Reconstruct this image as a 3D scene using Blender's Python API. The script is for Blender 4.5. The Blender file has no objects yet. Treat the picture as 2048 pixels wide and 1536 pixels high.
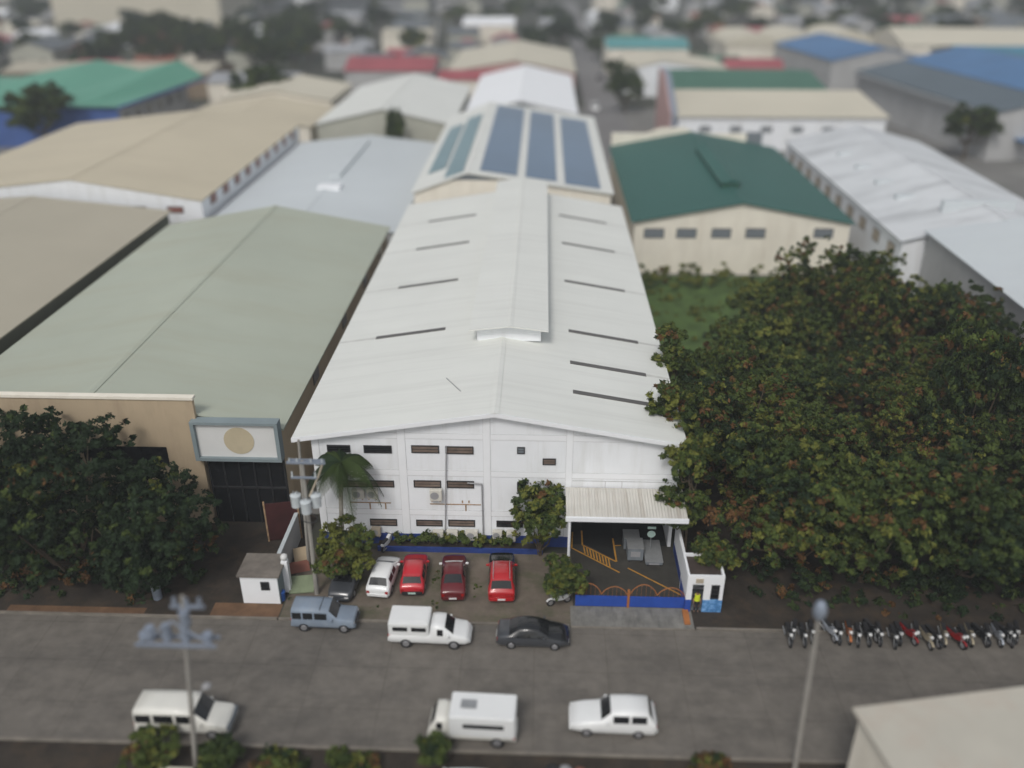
import bpy, bmesh, math, random
import numpy as np
from mathutils import Vector, Matrix
from math import radians as R, sin, cos, tan, pi, atan
S = bpy.context.scene
C = S.collection
# ------------------------------------------------------------------ camera, world, sun, exposure
FPX, TH, PS, CAMZ = 1750.0, R(27.242), R(1.9495), 41.0
cam_d = bpy.data.cameras.new('camera'); cam = bpy.data.objects.new('camera', cam_d); C.objects.link(cam)
cam.location = (0, 0, CAMZ); cam.rotation_euler = (R(90) - TH, 0, PS)
cam_d.sensor_width = 36; cam_d.lens = FPX * 36 / 2048
cam_d.clip_start = .5; cam_d.clip_end = 6000
cam_d.dof.use_dof = True; cam_d.dof.focus_distance = 66.5
cam_d.dof.aperture_fstop = cam_d.lens / 1000 / 0.96       # wide aperture: shallow focus on the hall's front
S.camera = cam
W = bpy.data.worlds.new('World'); S.world = W; W.use_nodes = True
nt = W.node_tree; bg = nt.nodes['Background']
sky = nt.nodes.new('ShaderNodeTexSky'); sky.sky_type = 'NISHITA'; sky.sun_disc = False
sky.sun_elevation = R(50); sky.sun_rotation = R(197); sky.dust_density = 3; sky.air_density = 1.5
hs = nt.nodes.new('ShaderNodeHueSaturation'); hs.inputs['Saturation'].default_value = .3
nt.links.new(sky.outputs[0], hs.inputs['Color']); nt.links.new(hs.outputs[0], bg.inputs[0]); bg.inputs[1].default_value = .108
sd = bpy.data.lights.new('sun', 'SUN'); sd.energy = 1.35; sd.angle = R(14); sd.color = (1, .97, .92)
sun = bpy.data.objects.new('sun', sd); C.objects.link(sun)
sun.rotation_euler = (R(40), 0, R(-17)); sun.location = (0, 0, 90)
S.view_settings.view_transform = 'Standard'; S.view_settings.look = 'None'
S.view_settings.exposure = 0.0; S.view_settings.gamma = 1
S.cycles.use_denoising = True; S.cycles.max_bounces = 5; S.cycles.volume_bounces = 0
RNG = random.Random(4)
# ------------------------------------------------------------------ helpers
CF = Vector((-sin(PS) * cos(TH), cos(PS) * cos(TH), -sin(TH)))
CR = Vector((cos(PS), sin(PS), 0)); CU = Vector((-sin(PS) * sin(TH), cos(PS) * sin(TH), cos(TH)))
def ray(px, py): return CF + CR * ((px - 1024) / FPX) - CU * ((py - 768) / FPX)
def at(px, py, z=0.0):
    d = ray(px, py); t = (z - CAMZ) / d.z; return Vector((d.x * t, d.y * t, z))
def onY(px, py, y):
    d = ray(px, py); t = y / d.y; return Vector((d.x * t, y, CAMZ + d.z * t))
def onP(px, py, p, n):
    d = ray(px, py); o = Vector((0, 0, CAMZ)); n = Vector(n); t = (Vector(p) - o).dot(n) / d.dot(n); return o + d * t
def lin(r, g, b):
    f = lambda c: ((c / 255 + .055) / 1.055) ** 2.4 if c > 10 else c / 255 / 12.92
    return (f(r), f(g), f(b))
def joints(m, w_, h_, col):
    n = m.node_tree.nodes; L = m.node_tree.links; b = n['Principled BSDF']; src = b.inputs['Base Color'].links[0].from_socket
    br_ = n.new('ShaderNodeTexBrick'); br_.inputs['Scale'].default_value = 1; br_.inputs['Brick Width'].default_value = w_; br_.inputs['Row Height'].default_value = h_; br_.inputs['Mortar Size'].default_value = .035; br_.inputs['Mortar Smooth'].default_value = .3; br_.offset = 0
    br_.inputs['Color1'].default_value = (1, 1, 1, 1); br_.inputs['Color2'].default_value = (.94, .94, .94, 1); br_.inputs['Mortar'].default_value = tuple(col) + (1,)
    tc = n.new('ShaderNodeTexCoord'); L.new(tc.outputs['Object'], br_.inputs['Vector']); mx = n.new('ShaderNodeMix'); mx.data_type = 'RGBA'; mx.blend_type = 'MULTIPLY'; mx.inputs[0].default_value = 1
    L.new(src, mx.inputs[6]); L.new(br_.outputs['Color'], mx.inputs[7]); L.new(mx.outputs[2], b.inputs['Base Color'])
def mat(name, col, rough=.7, var=.12, scale=1.0, metal=0.0, bump=0.0, bscale=30, stain=None, samt=.35, sscale=(.3, .3, .3), rib=None, ribd=.4, spec=.4, coat=0):
    m = bpy.data.materials.new(name); m.use_nodes = True; n = m.node_tree.nodes; L = m.node_tree.links
    b = n['Principled BSDF']; b.inputs['Roughness'].default_value = rough; b.inputs['Metallic'].default_value = metal
    b.inputs['Specular IOR Level'].default_value = spec
    if coat: b.inputs['Coat Weight'].default_value = coat; b.inputs['Coat Roughness'].default_value = .06
    tc = n.new('ShaderNodeTexCoord'); co = tc.outputs['Object']
    no = n.new('ShaderNodeTexNoise'); no.inputs['Scale'].default_value = scale; no.inputs['Detail'].default_value = 6; no.inputs['Roughness'].default_value = .62
    L.new(co, no.inputs['Vector'])
    cr = n.new('ShaderNodeValToRGB'); L.new(no.outputs[0], cr.inputs[0])
    cr.color_ramp.elements[0].position = .3; cr.color_ramp.elements[1].position = .7
    cr.color_ramp.elements[0].color = tuple(max(0, c * (1 - var)) for c in col) + (1,)
    cr.color_ramp.elements[1].color = tuple(min(1, c * (1 + var)) for c in col) + (1,)
    out = cr.outputs[0]
    if stain:
        mp = n.new('ShaderNodeMapping'); mp.inputs['Scale'].default_value = sscale; L.new(co, mp.inputs[0])
        n2 = n.new('ShaderNodeTexNoise'); n2.inputs['Scale'].default_value = 1; n2.inputs['Detail'].default_value = 8; n2.inputs['Roughness'].default_value = .7
        L.new(mp.outputs[0], n2.inputs['Vector'])
        r2 = n.new('ShaderNodeMapRange'); r2.inputs[1].default_value = .48; r2.inputs[2].default_value = .72; r2.inputs[3].default_value = 0; r2.inputs[4].default_value = samt
        L.new(n2.outputs[0], r2.inputs[0])
        mx = n.new('ShaderNodeMix'); mx.data_type = 'RGBA'; L.new(r2.outputs[0], mx.inputs[0]); L.new(out, mx.inputs[6]); mx.inputs[7].default_value = tuple(stain) + (1,)
        out = mx.outputs[2]
    L.new(out, b.inputs['Base Color'])
    if bump or rib:
        bp = n.new('ShaderNodeBump'); bp.inputs['Strength'].default_value = bump or ribd; bp.inputs['Distance'].default_value = .04
        if rib:
            wv = n.new('ShaderNodeTexWave'); wv.wave_type = 'BANDS'; wv.bands_direction = rib[0]; wv.inputs['Scale'].default_value = rib[1]; wv.inputs['Distortion'].default_value = 0
            L.new(co, wv.inputs['Vector']); L.new(wv.outputs[1], bp.inputs['Height'])
        else:
            nb = n.new('ShaderNodeTexNoise'); nb.inputs['Scale'].default_value = bscale; nb.inputs['Detail'].default_value = 4; L.new(co, nb.inputs['Vector']); L.new(nb.outputs[0], bp.inputs['Height'])
        L.new(bp.outputs[0], b.inputs['Normal'])
    return m
def tag(o, label=None, cat=None, group=None, kind=None):
    if label: o['label'] = label
    if cat: o['category'] = cat
    if group: o['group'] = group
    if kind: o['kind'] = kind
    return o
def thing(name, label, cat, loc=(0, 0, 0), rz=0.0, group=None):
    o = bpy.data.objects.new(name, None); C.objects.link(o); o.location = loc; o.rotation_euler = (0, 0, rz); o.empty_display_size = .3
    return tag(o, label, cat, group)
def dup(root, loc=None, rz=None, label=None, group=None, sc=None):
    r = root.copy(); C.objects.link(r)
    if loc is not None: r.location = loc
    if rz is not None: r.rotation_euler = (0, 0, rz)
    if sc is not None: r.scale = sc if hasattr(sc, '__len__') else (sc, sc, sc)
    tag(r, label, None, group)
    for ch in list(root.children):
        c = ch.copy(); C.objects.link(c); c.parent = r
        for g in list(ch.children):
            d = g.copy(); C.objects.link(d); d.parent = c
    return r
class MB:
    def __init__(s): s.v = []; s.f = []; s.m = []
    def poly(s, pts, m=0):
        b = len(s.v); s.v += [tuple(p) for p in pts]; s.f.append(tuple(range(b, b + len(pts)))); s.m.append(m); return s
    def box(s, x0, x1, y0, y1, z0, z1, m=0):
        b = len(s.v)
        s.v += [(x, y, z) for z in (z0, z1) for y in (y0, y1) for x in (x0, x1)]
        for q in ((0, 2, 3, 1), (4, 5, 7, 6), (0, 1, 5, 4), (2, 6, 7, 3), (0, 4, 6, 2), (1, 3, 7, 5)): s.f.append(tuple(b + i for i in q)); s.m.append(m)
        return s
    def prism(s, pts, axis, a0, a1, m=0):          # pts: 2-D outline in the plane normal to axis
        n = len(pts); b = len(s.v)
        def mk(p, a): return {'x': (a, p[0], p[1]), 'y': (p[0], a, p[1]), 'z': (p[0], p[1], a)}[axis]
        s.v += [mk(p, a0) for p in pts] + [mk(p, a1) for p in pts]
        s.f.append(tuple(range(b, b + n))); s.f.append(tuple(range(b + 2 * n - 1, b + n - 1, -1))); s.m += [m, m]
        for i in range(n): j = (i + 1) % n; s.f.append((b + j, b + i, b + n + i, b + n + j)); s.m.append(m)
        return s
    def cyl(s, p, q, r0, r1=None, n=10, m=0, caps=True):
        r1 = r0 if r1 is None else r1; p = Vector(p); q = Vector(q); d = (q - p).normalized()
        u = d.orthogonal().normalized(); w = d.cross(u); b = len(s.v)
        for c, r in ((p, r0), (q, r1)):
            for i in range(n): a = 2 * pi * i / n; s.v.append(tuple(c + u * (r * cos(a)) + w * (r * sin(a))))
        for i in range(n): j = (i + 1) % n; s.f.append((b + i, b + j, b + n + j, b + n + i)); s.m.append(m)
        if caps: s.f.append(tuple(b + n - 1 - i for i in range(n))); s.f.append(tuple(b + n + i for i in range(n))); s.m += [m, m]
        return s
    def tube(s, pts, r, n=6, m=0):
        for a, b in zip(pts[:-1], pts[1:]): s.cyl(a, b, r, r, n, m)
        return s
    def ball(s, c, r, n=8, m=0, sz=1.0):
        b = len(s.v); k = n // 2
        for i in range(k + 1):
            t = pi * i / k
            for j in range(n): a = 2 * pi * j / n; s.v.append((c[0] + r * sin(t) * cos(a), c[1] + r * sin(t) * sin(a), c[2] + r * sz * cos(t)))
        for i in range(k):
            for j in range(n): s.f.append((b + i * n + j, b + (i + 1) * n + j, b + (i + 1) * n + (j + 1) % n, b + i * n + (j + 1) % n)); s.m.append(m)
        return s
    def build(s, name, mats, parent=None, bev=0, smooth=False, loc=None):
        me = bpy.data.meshes.new(name); me.from_pydata(s.v, [], s.f)
        if not isinstance(mats, (list, tuple)): mats = [mats]
        for m in mats: me.materials.append(m)
        me.polygons.foreach_set('material_index', s.m)
        bm = bmesh.new(); bm.from_mesh(me)
        if smooth: bmesh.ops.remove_doubles(bm, verts=bm.verts, dist=.0005)
        bmesh.ops.recalc_face_normals(bm, faces=bm.faces)
        if bev: bmesh.ops.bevel(bm, geom=bm.edges[:], offset=bev, segments=2, affect='EDGES', clamp_overlap=True)
        if smooth:
            for f in bm.faces: f.smooth = True
        bm.to_mesh(me); bm.free()
        o = bpy.data.objects.new(name, me); C.objects.link(o)
        if parent: o.parent = parent
        if loc is not None: o.location = loc
        return o
def structure(o): o['kind'] = 'structure'; return o
# ------------------------------------------------------------------ materials
M = {}
def D(k, *a, **kw): M[k] = mat(k, *a, **kw)
D('ground', (.055, .055, .045), .95, .35, .05, stain=(.05, .075, .03), samt=.8, sscale=(.04, .04, .04))
D('road', (.150, .136, .119), .85, .2, .9, stain=(.07, .065, .06), samt=.75, sscale=(.11, .28, .3), bump=.3, bscale=8)
D('yard', (.2, .195, .185), .9, .2, .15, stain=(.1, .1, .095), samt=.6, sscale=(.06, .06, .06))
D('street', (.19, .185, .185), .9, .15, .2)
D('lot', (.140, .116, .092), .95, .3, .6, stain=(.065, .078, .034), samt=.9, sscale=(.35, .5, .5), bump=.3, bscale=9)
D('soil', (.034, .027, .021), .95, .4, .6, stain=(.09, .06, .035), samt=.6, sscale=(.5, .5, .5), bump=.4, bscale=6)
D('earth', (.14, .08, .045), .95, .3, .8)
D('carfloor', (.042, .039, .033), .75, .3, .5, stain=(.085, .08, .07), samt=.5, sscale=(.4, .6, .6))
D('apron', (.19, .185, .17), .8, .25, 1.1, stain=(.08, .08, .075), samt=.8, sscale=(2.2, .5, 1))
D('kerb', (.19, .17, .145), .9, .25, 1)
D('yellow', (.42, .21, .03), .8, .25, 2)
D('grass', (.065, .11, .028), .95, .4, .5, bump=.6, bscale=3)
D('wall_white', (.82, .84, .87), .75, .03, .5, stain=(.58, .58, .56), samt=.45, sscale=(1.1, 1.1, .1))
D('trim_white', (.83, .845, .87), .7, .03, .7)
D('blue_base', (.025, .055, .23), .6, .2, 1.2)
D('gate_blue', (.02, .07, .36), .5, .12, 1.0)
D('roof_white', (.725, .735, .70), .55, .03, .15, rib=('Y', 2.6), ribd=.25, stain=(.5, .5, .47), samt=.3, sscale=(.05, 1.3, .06))
D('roof_white_x', (.60, .58, .535), .6, .1, .4, rib=('X', 1.5), ribd=1.0, stain=(.36, .31, .26), samt=.8, sscale=(2.6, .1, .3))
D('roof_stained', (.64, .66, .68), .55, .05, .06, rib=('Y', 2.6), ribd=.15, stain=(.28, .29, .30), samt=.7, sscale=(.05, .22, .1))
D('roof_pale', (.57, .61, .63), .55, .05, .06, rib=('Y', 2.6), ribd=.15, stain=(.55, .58, .62), samt=.4, sscale=(.03, .6, .1))
D('roof_sage', (.41, .44, .365), .65, .06, .07, rib=('Y', 2.6), ribd=.2, stain=(.36, .34, .25), samt=.4, sscale=(.05, .25, .1))
D('roof_taupe', (.42, .385, .305), .65, .05, .07, rib=('Y', 2.6), ribd=.2)
D('roof_beige', (.55, .49, .37), .65, .06, .05, rib=('Y', 2.6), ribd=.2, stain=(.46, .4, .3), samt=.4, sscale=(.05, .2, .1))
D('roof_cream', (.58, .54, .44), .65, .05, .05)
D('roof_green', (.032, .112, .096), .6, .08, .07, rib=('Y', 2.6), ribd=.2)
D('roof_mint', (.11, .31, .225), .6, .08, .05)
D('roof_dgreen', (.055, .15, .105), .6, .1, .06)
D('roof_teal', (.1, .3, .31), .6, .1, .06)
D('roof_red', (.33, .085, .1), .65, .15, .1)
D('roof_rust', (.26, .1, .07), .75, .25, .2)
D('roof_grey', (.10, .13, .155), .65, .1, .05, rib=('Y', 2.6), ribd=.2)
D('roof_slate', (.13, .145, .16), .7, .2, .1)
D('roof_teal_blue', (.05, .2, .3), .6, .12, .08)
D('roof_blue', (.07, .17, .34), .55, .15, .08)
D('roof_tin', (.34, .35, .37), .5, .2, .1)
D('wall_cream', (.80, .75, .65), .8, .06, .3, stain=(.55, .48, .39), samt=.4, sscale=(.5, .5, .1))
D('wall_tan', (.46, .365, .25), .8, .08, .25, stain=(.3, .22, .15), samt=.6, sscale=(.4, .4, .08))
D('wall_brown', (.26, .2, .14), .85, .15, .3, stain=(.15, .1, .07), samt=.6, sscale=(.4, .4, .08))
D('wall_sage', (.42, .42, .36), .8, .06, .2)
D('wall_dsage', (.13, .14, .1), .85, .1, .3)
D('wall_grey', (.42, .42, .42), .85, .12, .2)
D('wall_pink', (.5, .32, .3), .85, .12, .2)
D('wall_blue', (.045, .1, .3), .7, .2, .15)
D('wall_teal', (.21, .255, .27), .7, .12, .3)
D('glass_dark', (.012, .013, .015), .12, .2, 1, spec=.6)
D('glass_brown', (.17, .13, .105), .3, .35, 1.5)
D('glass_red', (.25, .11, .09), .4, .2, 1)
D('frame_dark', (.025, .025, .027), .5, .1, 2)
D('skylight', (.105, .1, .095), .4, .15, .8)
D('joint', (.5, .5, .51), .8, .15, 1)
D('streak', (.57, .57, .54), .6, .12, 2)
D('panel', (.105, .17, .265), .28, .12, .05, spec=.5)
D('panel_teal', (.16, .27, .31), .28, .12, .05, spec=.5)
D('metal', (.35, .36, .37), .45, .1, 2, metal=.4)
D('steel_blue', (.27, .31, .38), .5, .12, 2, metal=.3)
D('pipe_grey', (.30, .30, .31), .5, .1, 3)
D('rust', (.33, .22, .13), .9, .4, 3)
D('concrete', (.3, .285, .26), .9, .15, 1.2)
D('can', (.5, .54, .56), .45, .12, 2)
D('ac', (.62, .6, .54), .6, .08, 2)
D('ac_tan', (.42, .36, .28), .7, .1, 2)
D('orange', (.36, .135, .04), .6, .2, 2)
D('red_dark', (.05, .012, .012), .7, .35, .7)
D('sign_white', (.66, .66, .65), .6, .04, .5)
D('emblem', (.5, .43, .3), .6, .08, 1)
D('grey_equip', (.17, .19, .21), .6, .15, 2)
D('bark', (.10, .075, .05), .95, .3, 4)
D('bark_pale', (.38, .35, .30), .95, .25, 4)
D('tyre', (.018, .018, .019), .8, .1, 4)
D('rim', (.4, .4, .42), .35, .1, 3, metal=.6)
D('black_plastic', (.022, .022, .024), .6, .1, 4)
D('car_white', (.76, .77, .77), .3, .02, 1, coat=.5)
D('car_ivory', (.7, .69, .64), .35, .03, 1, coat=.4)
D('car_red', (.42, .012, .016), .3, .04, 1, coat=.6)
D('car_scarlet', (.5, .018, .03), .3, .04, 1, coat=.6)
D('car_maroon', (.12, .01, .014), .3, .05, 1, coat=.6)
D('car_black', (.012, .013, .015), .25, .1, 1, coat=.6)
D('car_grey', (.05, .054, .062), .28, .1, 1, coat=.6)
D('car_bluegrey', (.22, .27, .34), .5, .12, .8, stain=(.3, .33, .36), samt=.5, sscale=(1, 1, 1))
D('shade_white', (.72, .72, .72), .5, .04, 2)
D('lamp_clear', (.7, .7, .7), .15, .05, 2)
D('lamp_red', (.35, .01, .01), .25, .1, 2)
D('plate', (.75, .75, .75), .5, .05, 3)
D('plate_green', (.5, .66, .6), .5, .05, 3)
D('skin', (.26, .145, .09), .6, .06, 5)
D('hair', (.012, .01, .009), .7, .1, 8)
D('cloth_dark', (.02, .022, .03), .85, .15, 6)
D('vest', (.62, .72, .03), .7, .12, 6)
D('bin_blue', (.02, .09, .34), .5, .1, 3)
D('board_green', (.2, .24, .15), .8, .15, 1.5)
D('mural', (.08, .25, .55), .6, .5, 2.5, stain=(.5, .7, .8), samt=.6, sscale=(2.5, 2.5, 2.5))
D('leaf_a', (.034, .053, .015), .75, .25, .4, spec=.15)
D('leaf_b', (.064, .088, .021), .75, .25, .4, spec=.15)
D('leaf_c', (.125, .135, .028), .75, .25, .4, spec=.15)
D('leaf_d', (.115, .060, .024), .75, .3, .4, spec=.15)
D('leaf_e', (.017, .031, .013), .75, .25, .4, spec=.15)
joints(M['road'], 4.6, 3.37, (.78, .77, .76)); joints(M['yard'], 6, 6, (.6, .6, .6))
# ------------------------------------------------------------------ the ground
def sheet(name, x0, x1, y0, y1, z, m): return structure(MB().poly([(x0, y0, z), (x1, y0, z), (x1, y1, z), (x0, y1, z)]).build(name, m))
sheet('ground', -2500, 2500, -400, 4500, 0, M['ground'])
sheet('road', -160, 160, 34.3, 44.4, .008, M['road'])
sheet('parking_lot', -17.2, 2.6, 44.5, 52.2, .006, M['lot'])
sheet('industrial_yard', -220, 140, 56.5, 240, .004, M['yard'])
sheet('street', 11.2, 20.5, 162, 640, .012, M['street'])
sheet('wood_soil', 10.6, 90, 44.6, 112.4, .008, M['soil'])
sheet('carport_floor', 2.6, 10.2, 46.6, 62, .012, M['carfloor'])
sheet('gate_apron', 2.4, 10.6, 44.5, 46.5, .014, M['apron'])
sheet('earth_verge', -22.0, -17.3, 44.6, 46.0, .014, M['earth'])
sheet('earth_strip', -36, -26.5, 44.6, 45.3, .014, M['earth'])
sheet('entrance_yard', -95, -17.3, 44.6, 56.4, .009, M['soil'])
sheet('grass_strip', 10.7, 42, 80, 112.3, .014, M['grass'])
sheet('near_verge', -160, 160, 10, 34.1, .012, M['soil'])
kb = MB()
for x0, x1 in ((-160, -17.3), (-17.2, -2), (-1.9, 2.3), (10.7, 30), (30.1, 160)): kb.box(x0, x1, 44.4, 44.58, 0, .14)
kb.box(2.4, 10.6, 44.36, 44.5, 0, .06); kb.box(-160, 160, 34.12, 34.3, 0, .13)
structure(kb.build('kerb', M['kerb']))
# ------------------------------------------------------------------ main hall
YW = 53.0; XL, XR, XRG, ZE, ZR, YB = -17.35, 10.45, -3.0, 9.4, 11.7, 112.2
hall = thing('warehouse', 'long white three storey warehouse with white gabled roof, dark skylight strips and blue base', 'warehouse', (0, 0, 0))
WL, WR = -16.1, 10.1
def gz(x): return ZE + (ZR - ZE) * ((x - XL) / (XRG - XL) if x < XRG else (XR - x) / (XR - XRG))
w = MB(); OPX = 2.5
w.prism([(WL, .95), (OPX, .95), (OPX, gz(OPX) - .16), (XRG, ZR - .16), (WL, gz(WL) - .16)], 'y', YW, YW + .25)
w.prism([(OPX, 5.0), (WR, 5.0), (WR, gz(WR) - .16), (OPX, gz(OPX) - .16)], 'y', YW, YW + .25)
w.box(WL, WL + .25, YW + .25, YB - .5, 0, gz(WL) - .16); w.box(WR - .25, WR, YW + .25, YB - .5, 0, gz(WR) - .16)
w.prism([(WL, 0), (WR, 0), (WR, gz(WR) - .16), (XRG, ZR - .16), (WL, gz(WL) - .16)], 'y', YB - .5, YB - .25)
w.box(OPX - .25, OPX, YW + .25, 62, 0, 5.0); w.box(OPX, WR - .25, 62, 62.2, 0, 5.2); w.box(OPX, WR - .25, YW + .26, 62, 5.02, 5.2)
w.build('wall', M['wall_white'], hall)
MB().box(WL - .03, OPX, YW - .06, YW + .25, 0, .95).build('base_band', M['blue_base'], hall)
PILX = [(WL, WL + .5), (-9.95, -9.4), (-3.85, -3.35), (2.05, 2.5), (WR - .4, WR)]
bands = [onY(973, y, YW).z for y in (874, 948, 1027)]
for i, (a, b) in enumerate(PILX):
    z0_ = 0.96 if i < 4 else 5.0; z1_ = min(gz(a), gz(b)) - .2
    MB().box(a, b, YW - .05, YW - .003, z0_, z1_).build('pilaster', M['trim_white'], hall)
    for x in (a, b): MB().box(x - .018, x + .018, YW - .03, YW - .001, z0_, z1_).build('joint', M['joint'], hall)
for z in bands:
    for (a, b), (c, d) in zip(PILX[:-1], PILX[1:]):
        if z < 5.4 and c > 3: continue
        lim = z + .44; c = min(c, XR - (lim - ZE) / (ZR - ZE) * (XR - XRG)); b = max(b, XL + (lim - ZE) / (ZR - ZE) * (XRG - XL))
        if c - b < .3: continue
        MB().box(b + .02, c - .02, YW - .022, YW - .003, z - .22, z + .22).build('beam', M['trim_white'], hall)
        for zz in (z - .235, z + .235): MB().box(b + .02, c - .02, YW - .018, YW - .001, zz - .014, zz + .014).build('joint', M['joint'], hall)
MB().box(2.55, WR - .45, YW - .03, YW - .003, 5.93, 5.98).build('joint', M['joint'], hall)
for x in (4.9, 6.1): MB().box(x, x + .04, YW - .03, YW - .003, 5.0, 5.92).build('joint', M['joint'], hall)
r = MB(); T = .14; YF = 52.45
r.prism([(XL, ZE - T), (XRG, ZR - T), (XRG, ZR), (XL, ZE)], 'y', YF, YB); r.prism([(XRG, ZR - T), (XR, ZE - T), (XR, ZE), (XRG, ZR)], 'y', YF, YB)
roof = r.build('roof', M['roof_white'], hall)
f = MB()
for xa, za, xb, zb in ((XL, ZE, XRG, ZR), (XRG, ZR, XR, ZE)): f.prism([(xa, za - .3), (xb, zb - .3), (xb, zb + .03), (xa, za + .03)], 'y', YF - .06, YF - .003)
f.build('fascia', M['trim_white'], roof)
MB().prism([(XRG - .32, ZR - .02), (XRG, ZR + .06), (XRG + .32, ZR - .02)], 'y', YF - .07, 66.2).build('ridge_cap', M['roof_white'], roof)
NL = Vector((-(ZR - ZE), 0, (XRG - XL))).normalized(); NR = Vector(((ZR - ZE), 0, (XR - XRG))).normalized(); PR = (XRG, 60, ZR)
def strip(pa, pb, n, parent):
    A = onP(*pa, PR, n); B = onP(*pb, PR, n); y = (A.y + B.y) / 2; dy = .26
    m = MB(); pts = [(A.x, y - dy), (B.x, y - dy), (B.x, y + dy), (A.x, y + dy)]
    q = [(x, yy, ZR - (abs(x - XRG)) * (abs(n[0]) / n[2])) for x, yy in pts]
    up = Vector(n)
    lo = [Vector(p) + up * .004 for p in q]; hi = [Vector(p) + up * .05 for p in q]
    m.poly(hi)
    for i in range(4): m.poly([lo[i], lo[(i + 1) % 4], hi[(i + 1) % 4], hi[i]])
    m.build('skylight', M['skylight'], parent)
    xo = A.x if n[0] < 0 else B.x; xe = XL + .05 if n[0] < 0 else XR - .05; e = MB(); zz = lambda x: ZR - abs(x - XRG) * (abs(n[0]) / n[2]) + .006
    if abs(xe - xo) > 1: e.poly([(xo, y - dy * .8, zz(xo)), (xe, y - dy * .5, zz(xe)), (xe, y + dy * .6, zz(xe)), (xo, y + dy * .8, zz(xo))]).build('dirt_streak', M['streak'], parent)
for a, b in (((858, 442), (952, 431)), ((833, 498), (938, 485)), ((797, 576), (916, 559)), ((752, 677), (891, 657))): strip(a, b, NL, roof)
for a, b in (((1118, 431), (1212, 446)), ((1124, 487), (1229, 503)), ((1129, 562), (1249, 582)), ((1137, 661), (1276, 686)), ((1140, 724), (1292, 751)), ((1146, 785), (1305, 809))): strip(a, b, NR, roof)
p0 = onP(893, 757, PR, NL); p1 = onP(921, 783, PR, NL); t = thing('metal_rod', 'thin grey metal rod lying on the left slope of the white roof', 'rod', p0); MB().cyl((0, 0, .04), p1 - p0 + Vector((0, 0, .04)), .035).build('rod', M['pipe_grey'], t)
# ridge ventilator
ma = at(937, 664, ZR + .9); mb = at(1097, 660, ZR + .9); my0 = (ma.y + mb.y) / 2; mx0, mx1 = ma.x, mb.x; mc = (mx0 + mx1) / 2 + .1
mv = MB(); mv.prism([(mx0 + .6, ZR - .3), (mx1 - .6, ZR - .3), (mx1 - .6, ZR + .8), (mc, ZR + 1.1), (mx0 + .6, ZR + .8)], 'y', my0 + .75, YB - .3)
mon = mv.build('ridge_ventilator', M['wall_white'], hall)

m2 = MB(); m2.prism([(mx0, ZR + .82), (mc, ZR + 1.2), (mc, ZR + 1.3), (mx0, ZR + .92)], 'y', my0, YB - .1); m2.prism([(mc, ZR + 1.2), (mx1, ZR + .82), (mx1, ZR + .92), (mc, ZR + 1.3)], 'y', my0, YB - .1)
m2.prism([(mc - .25, ZR + 1.29), (mc, ZR + 1.36), (mc + .25, ZR + 1.29)], 'y', my0 - .02, YB - .1)
m2.build('ventilator_roof', M['roof_white'], mon)
# windows
def window(x0, x1, z0, z1, y, parent, pane, bars=2, vb=0, frame='frame_dark', name='window'):
    t = .07; m = MB(); d0, d1 = y - .07, y - .003
    m.box(x0, x1, d0, d1, z0, z0 + t).box(x0, x1, d0, d1, z1 - t, z1).box(x0, x0 + t, d0, d1, z0 + t, z1 - t).box(x1 - t, x1, d0, d1, z0 + t, z1 - t)
    for i in range(1, vb + 1): xx = x0 + (x1 - x0) * i / (vb + 1); m.box(xx - .025, xx + .025, d0, d1, z0 + t, z1 - t)
    for i in range(1, bars + 1): zz = z0 + (z1 - z0) * i / (bars + 1); m.box(x0 + t, x1 - t, d0 + .015, d1 - .015, zz - .012, zz + .012)
    o = m.build(name, M[frame], parent)
    MB().box(x0 + t, x1 - t, y - .03, y - .004, z0 + t, z1 - t).build('pane', pane if not isinstance(pane, str) else M[pane], o)
    return o
WINS = [(728, 891, 783, 905, 'glass_dark'), (823, 891, 878, 905, 'glass_brown'), (891, 893, 947, 907, 'glass_brown'), (1034, 894, 1050, 907, 'grey_equip'), (1085, 917, 1112, 929, 'glass_brown'), (655, 890, 700, 903, 'glass_dark'),
        (680, 961, 735, 973, 'glass_brown'), (735.5, 961, 788, 973, 'glass_brown'), (828, 961, 882, 974, 'glass_brown'), (894, 962, 948, 975, 'glass_brown'), (1034, 964, 1052, 982, 'glass_dark'),
        (741, 1038, 794, 1050, 'glass_brown'), (833, 1040, 885, 1051, 'glass_brown'), (897, 1040, 950, 1052, 'glass_brown'), (993, 1042, 1046, 1053, 'glass_dark')]
for a, b, c, d, p in WINS:
    A = onY(a, d, YW); B = onY(c, b, YW); window(A.x, B.x, A.z, B.z, YW, hall, p, 3 if p == 'glass_dark' else 1, 0)
# pipes and rusty lines on the facade
def wp(px, py, off=.12): v = onY(px, py, YW); return (v.x, YW - off, v.z)
MB().tube([wp(893, 889, .2), wp(892, 980, .2), wp(891, 1066, .2)], .045).build('drain_pipe', M['pipe_grey'], hall)
MB().tube([wp(935, 963, .2), wp(964, 965, .2), wp(967, 1074, .2)], .05).build('drain_pipe', M['pipe_grey'], hall)
for a, b, c in ((700, 782, 1004), (860, 962, 1007.5)):
    A = onY(a, c, YW); B = onY(b, c, YW); MB().box(A.x, B.x, YW - .028, YW - .002, A.z - .04, A.z + .04).build('rust_stain', M['rust'], hall)
for px, y0, y1 in ((741, 1005, 1018), (772, 1005, 1018), (932, 1009, 1022), (925, 1001, 1006), (938, 1001, 1006)):
    A = onY(px, y1, YW); B = onY(px, y0, YW); MB().box(A.x - .05, A.x + .05, YW - .025, YW - .001, A.z, B.z).build('rust_stain', M['rust'], hall)
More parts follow.
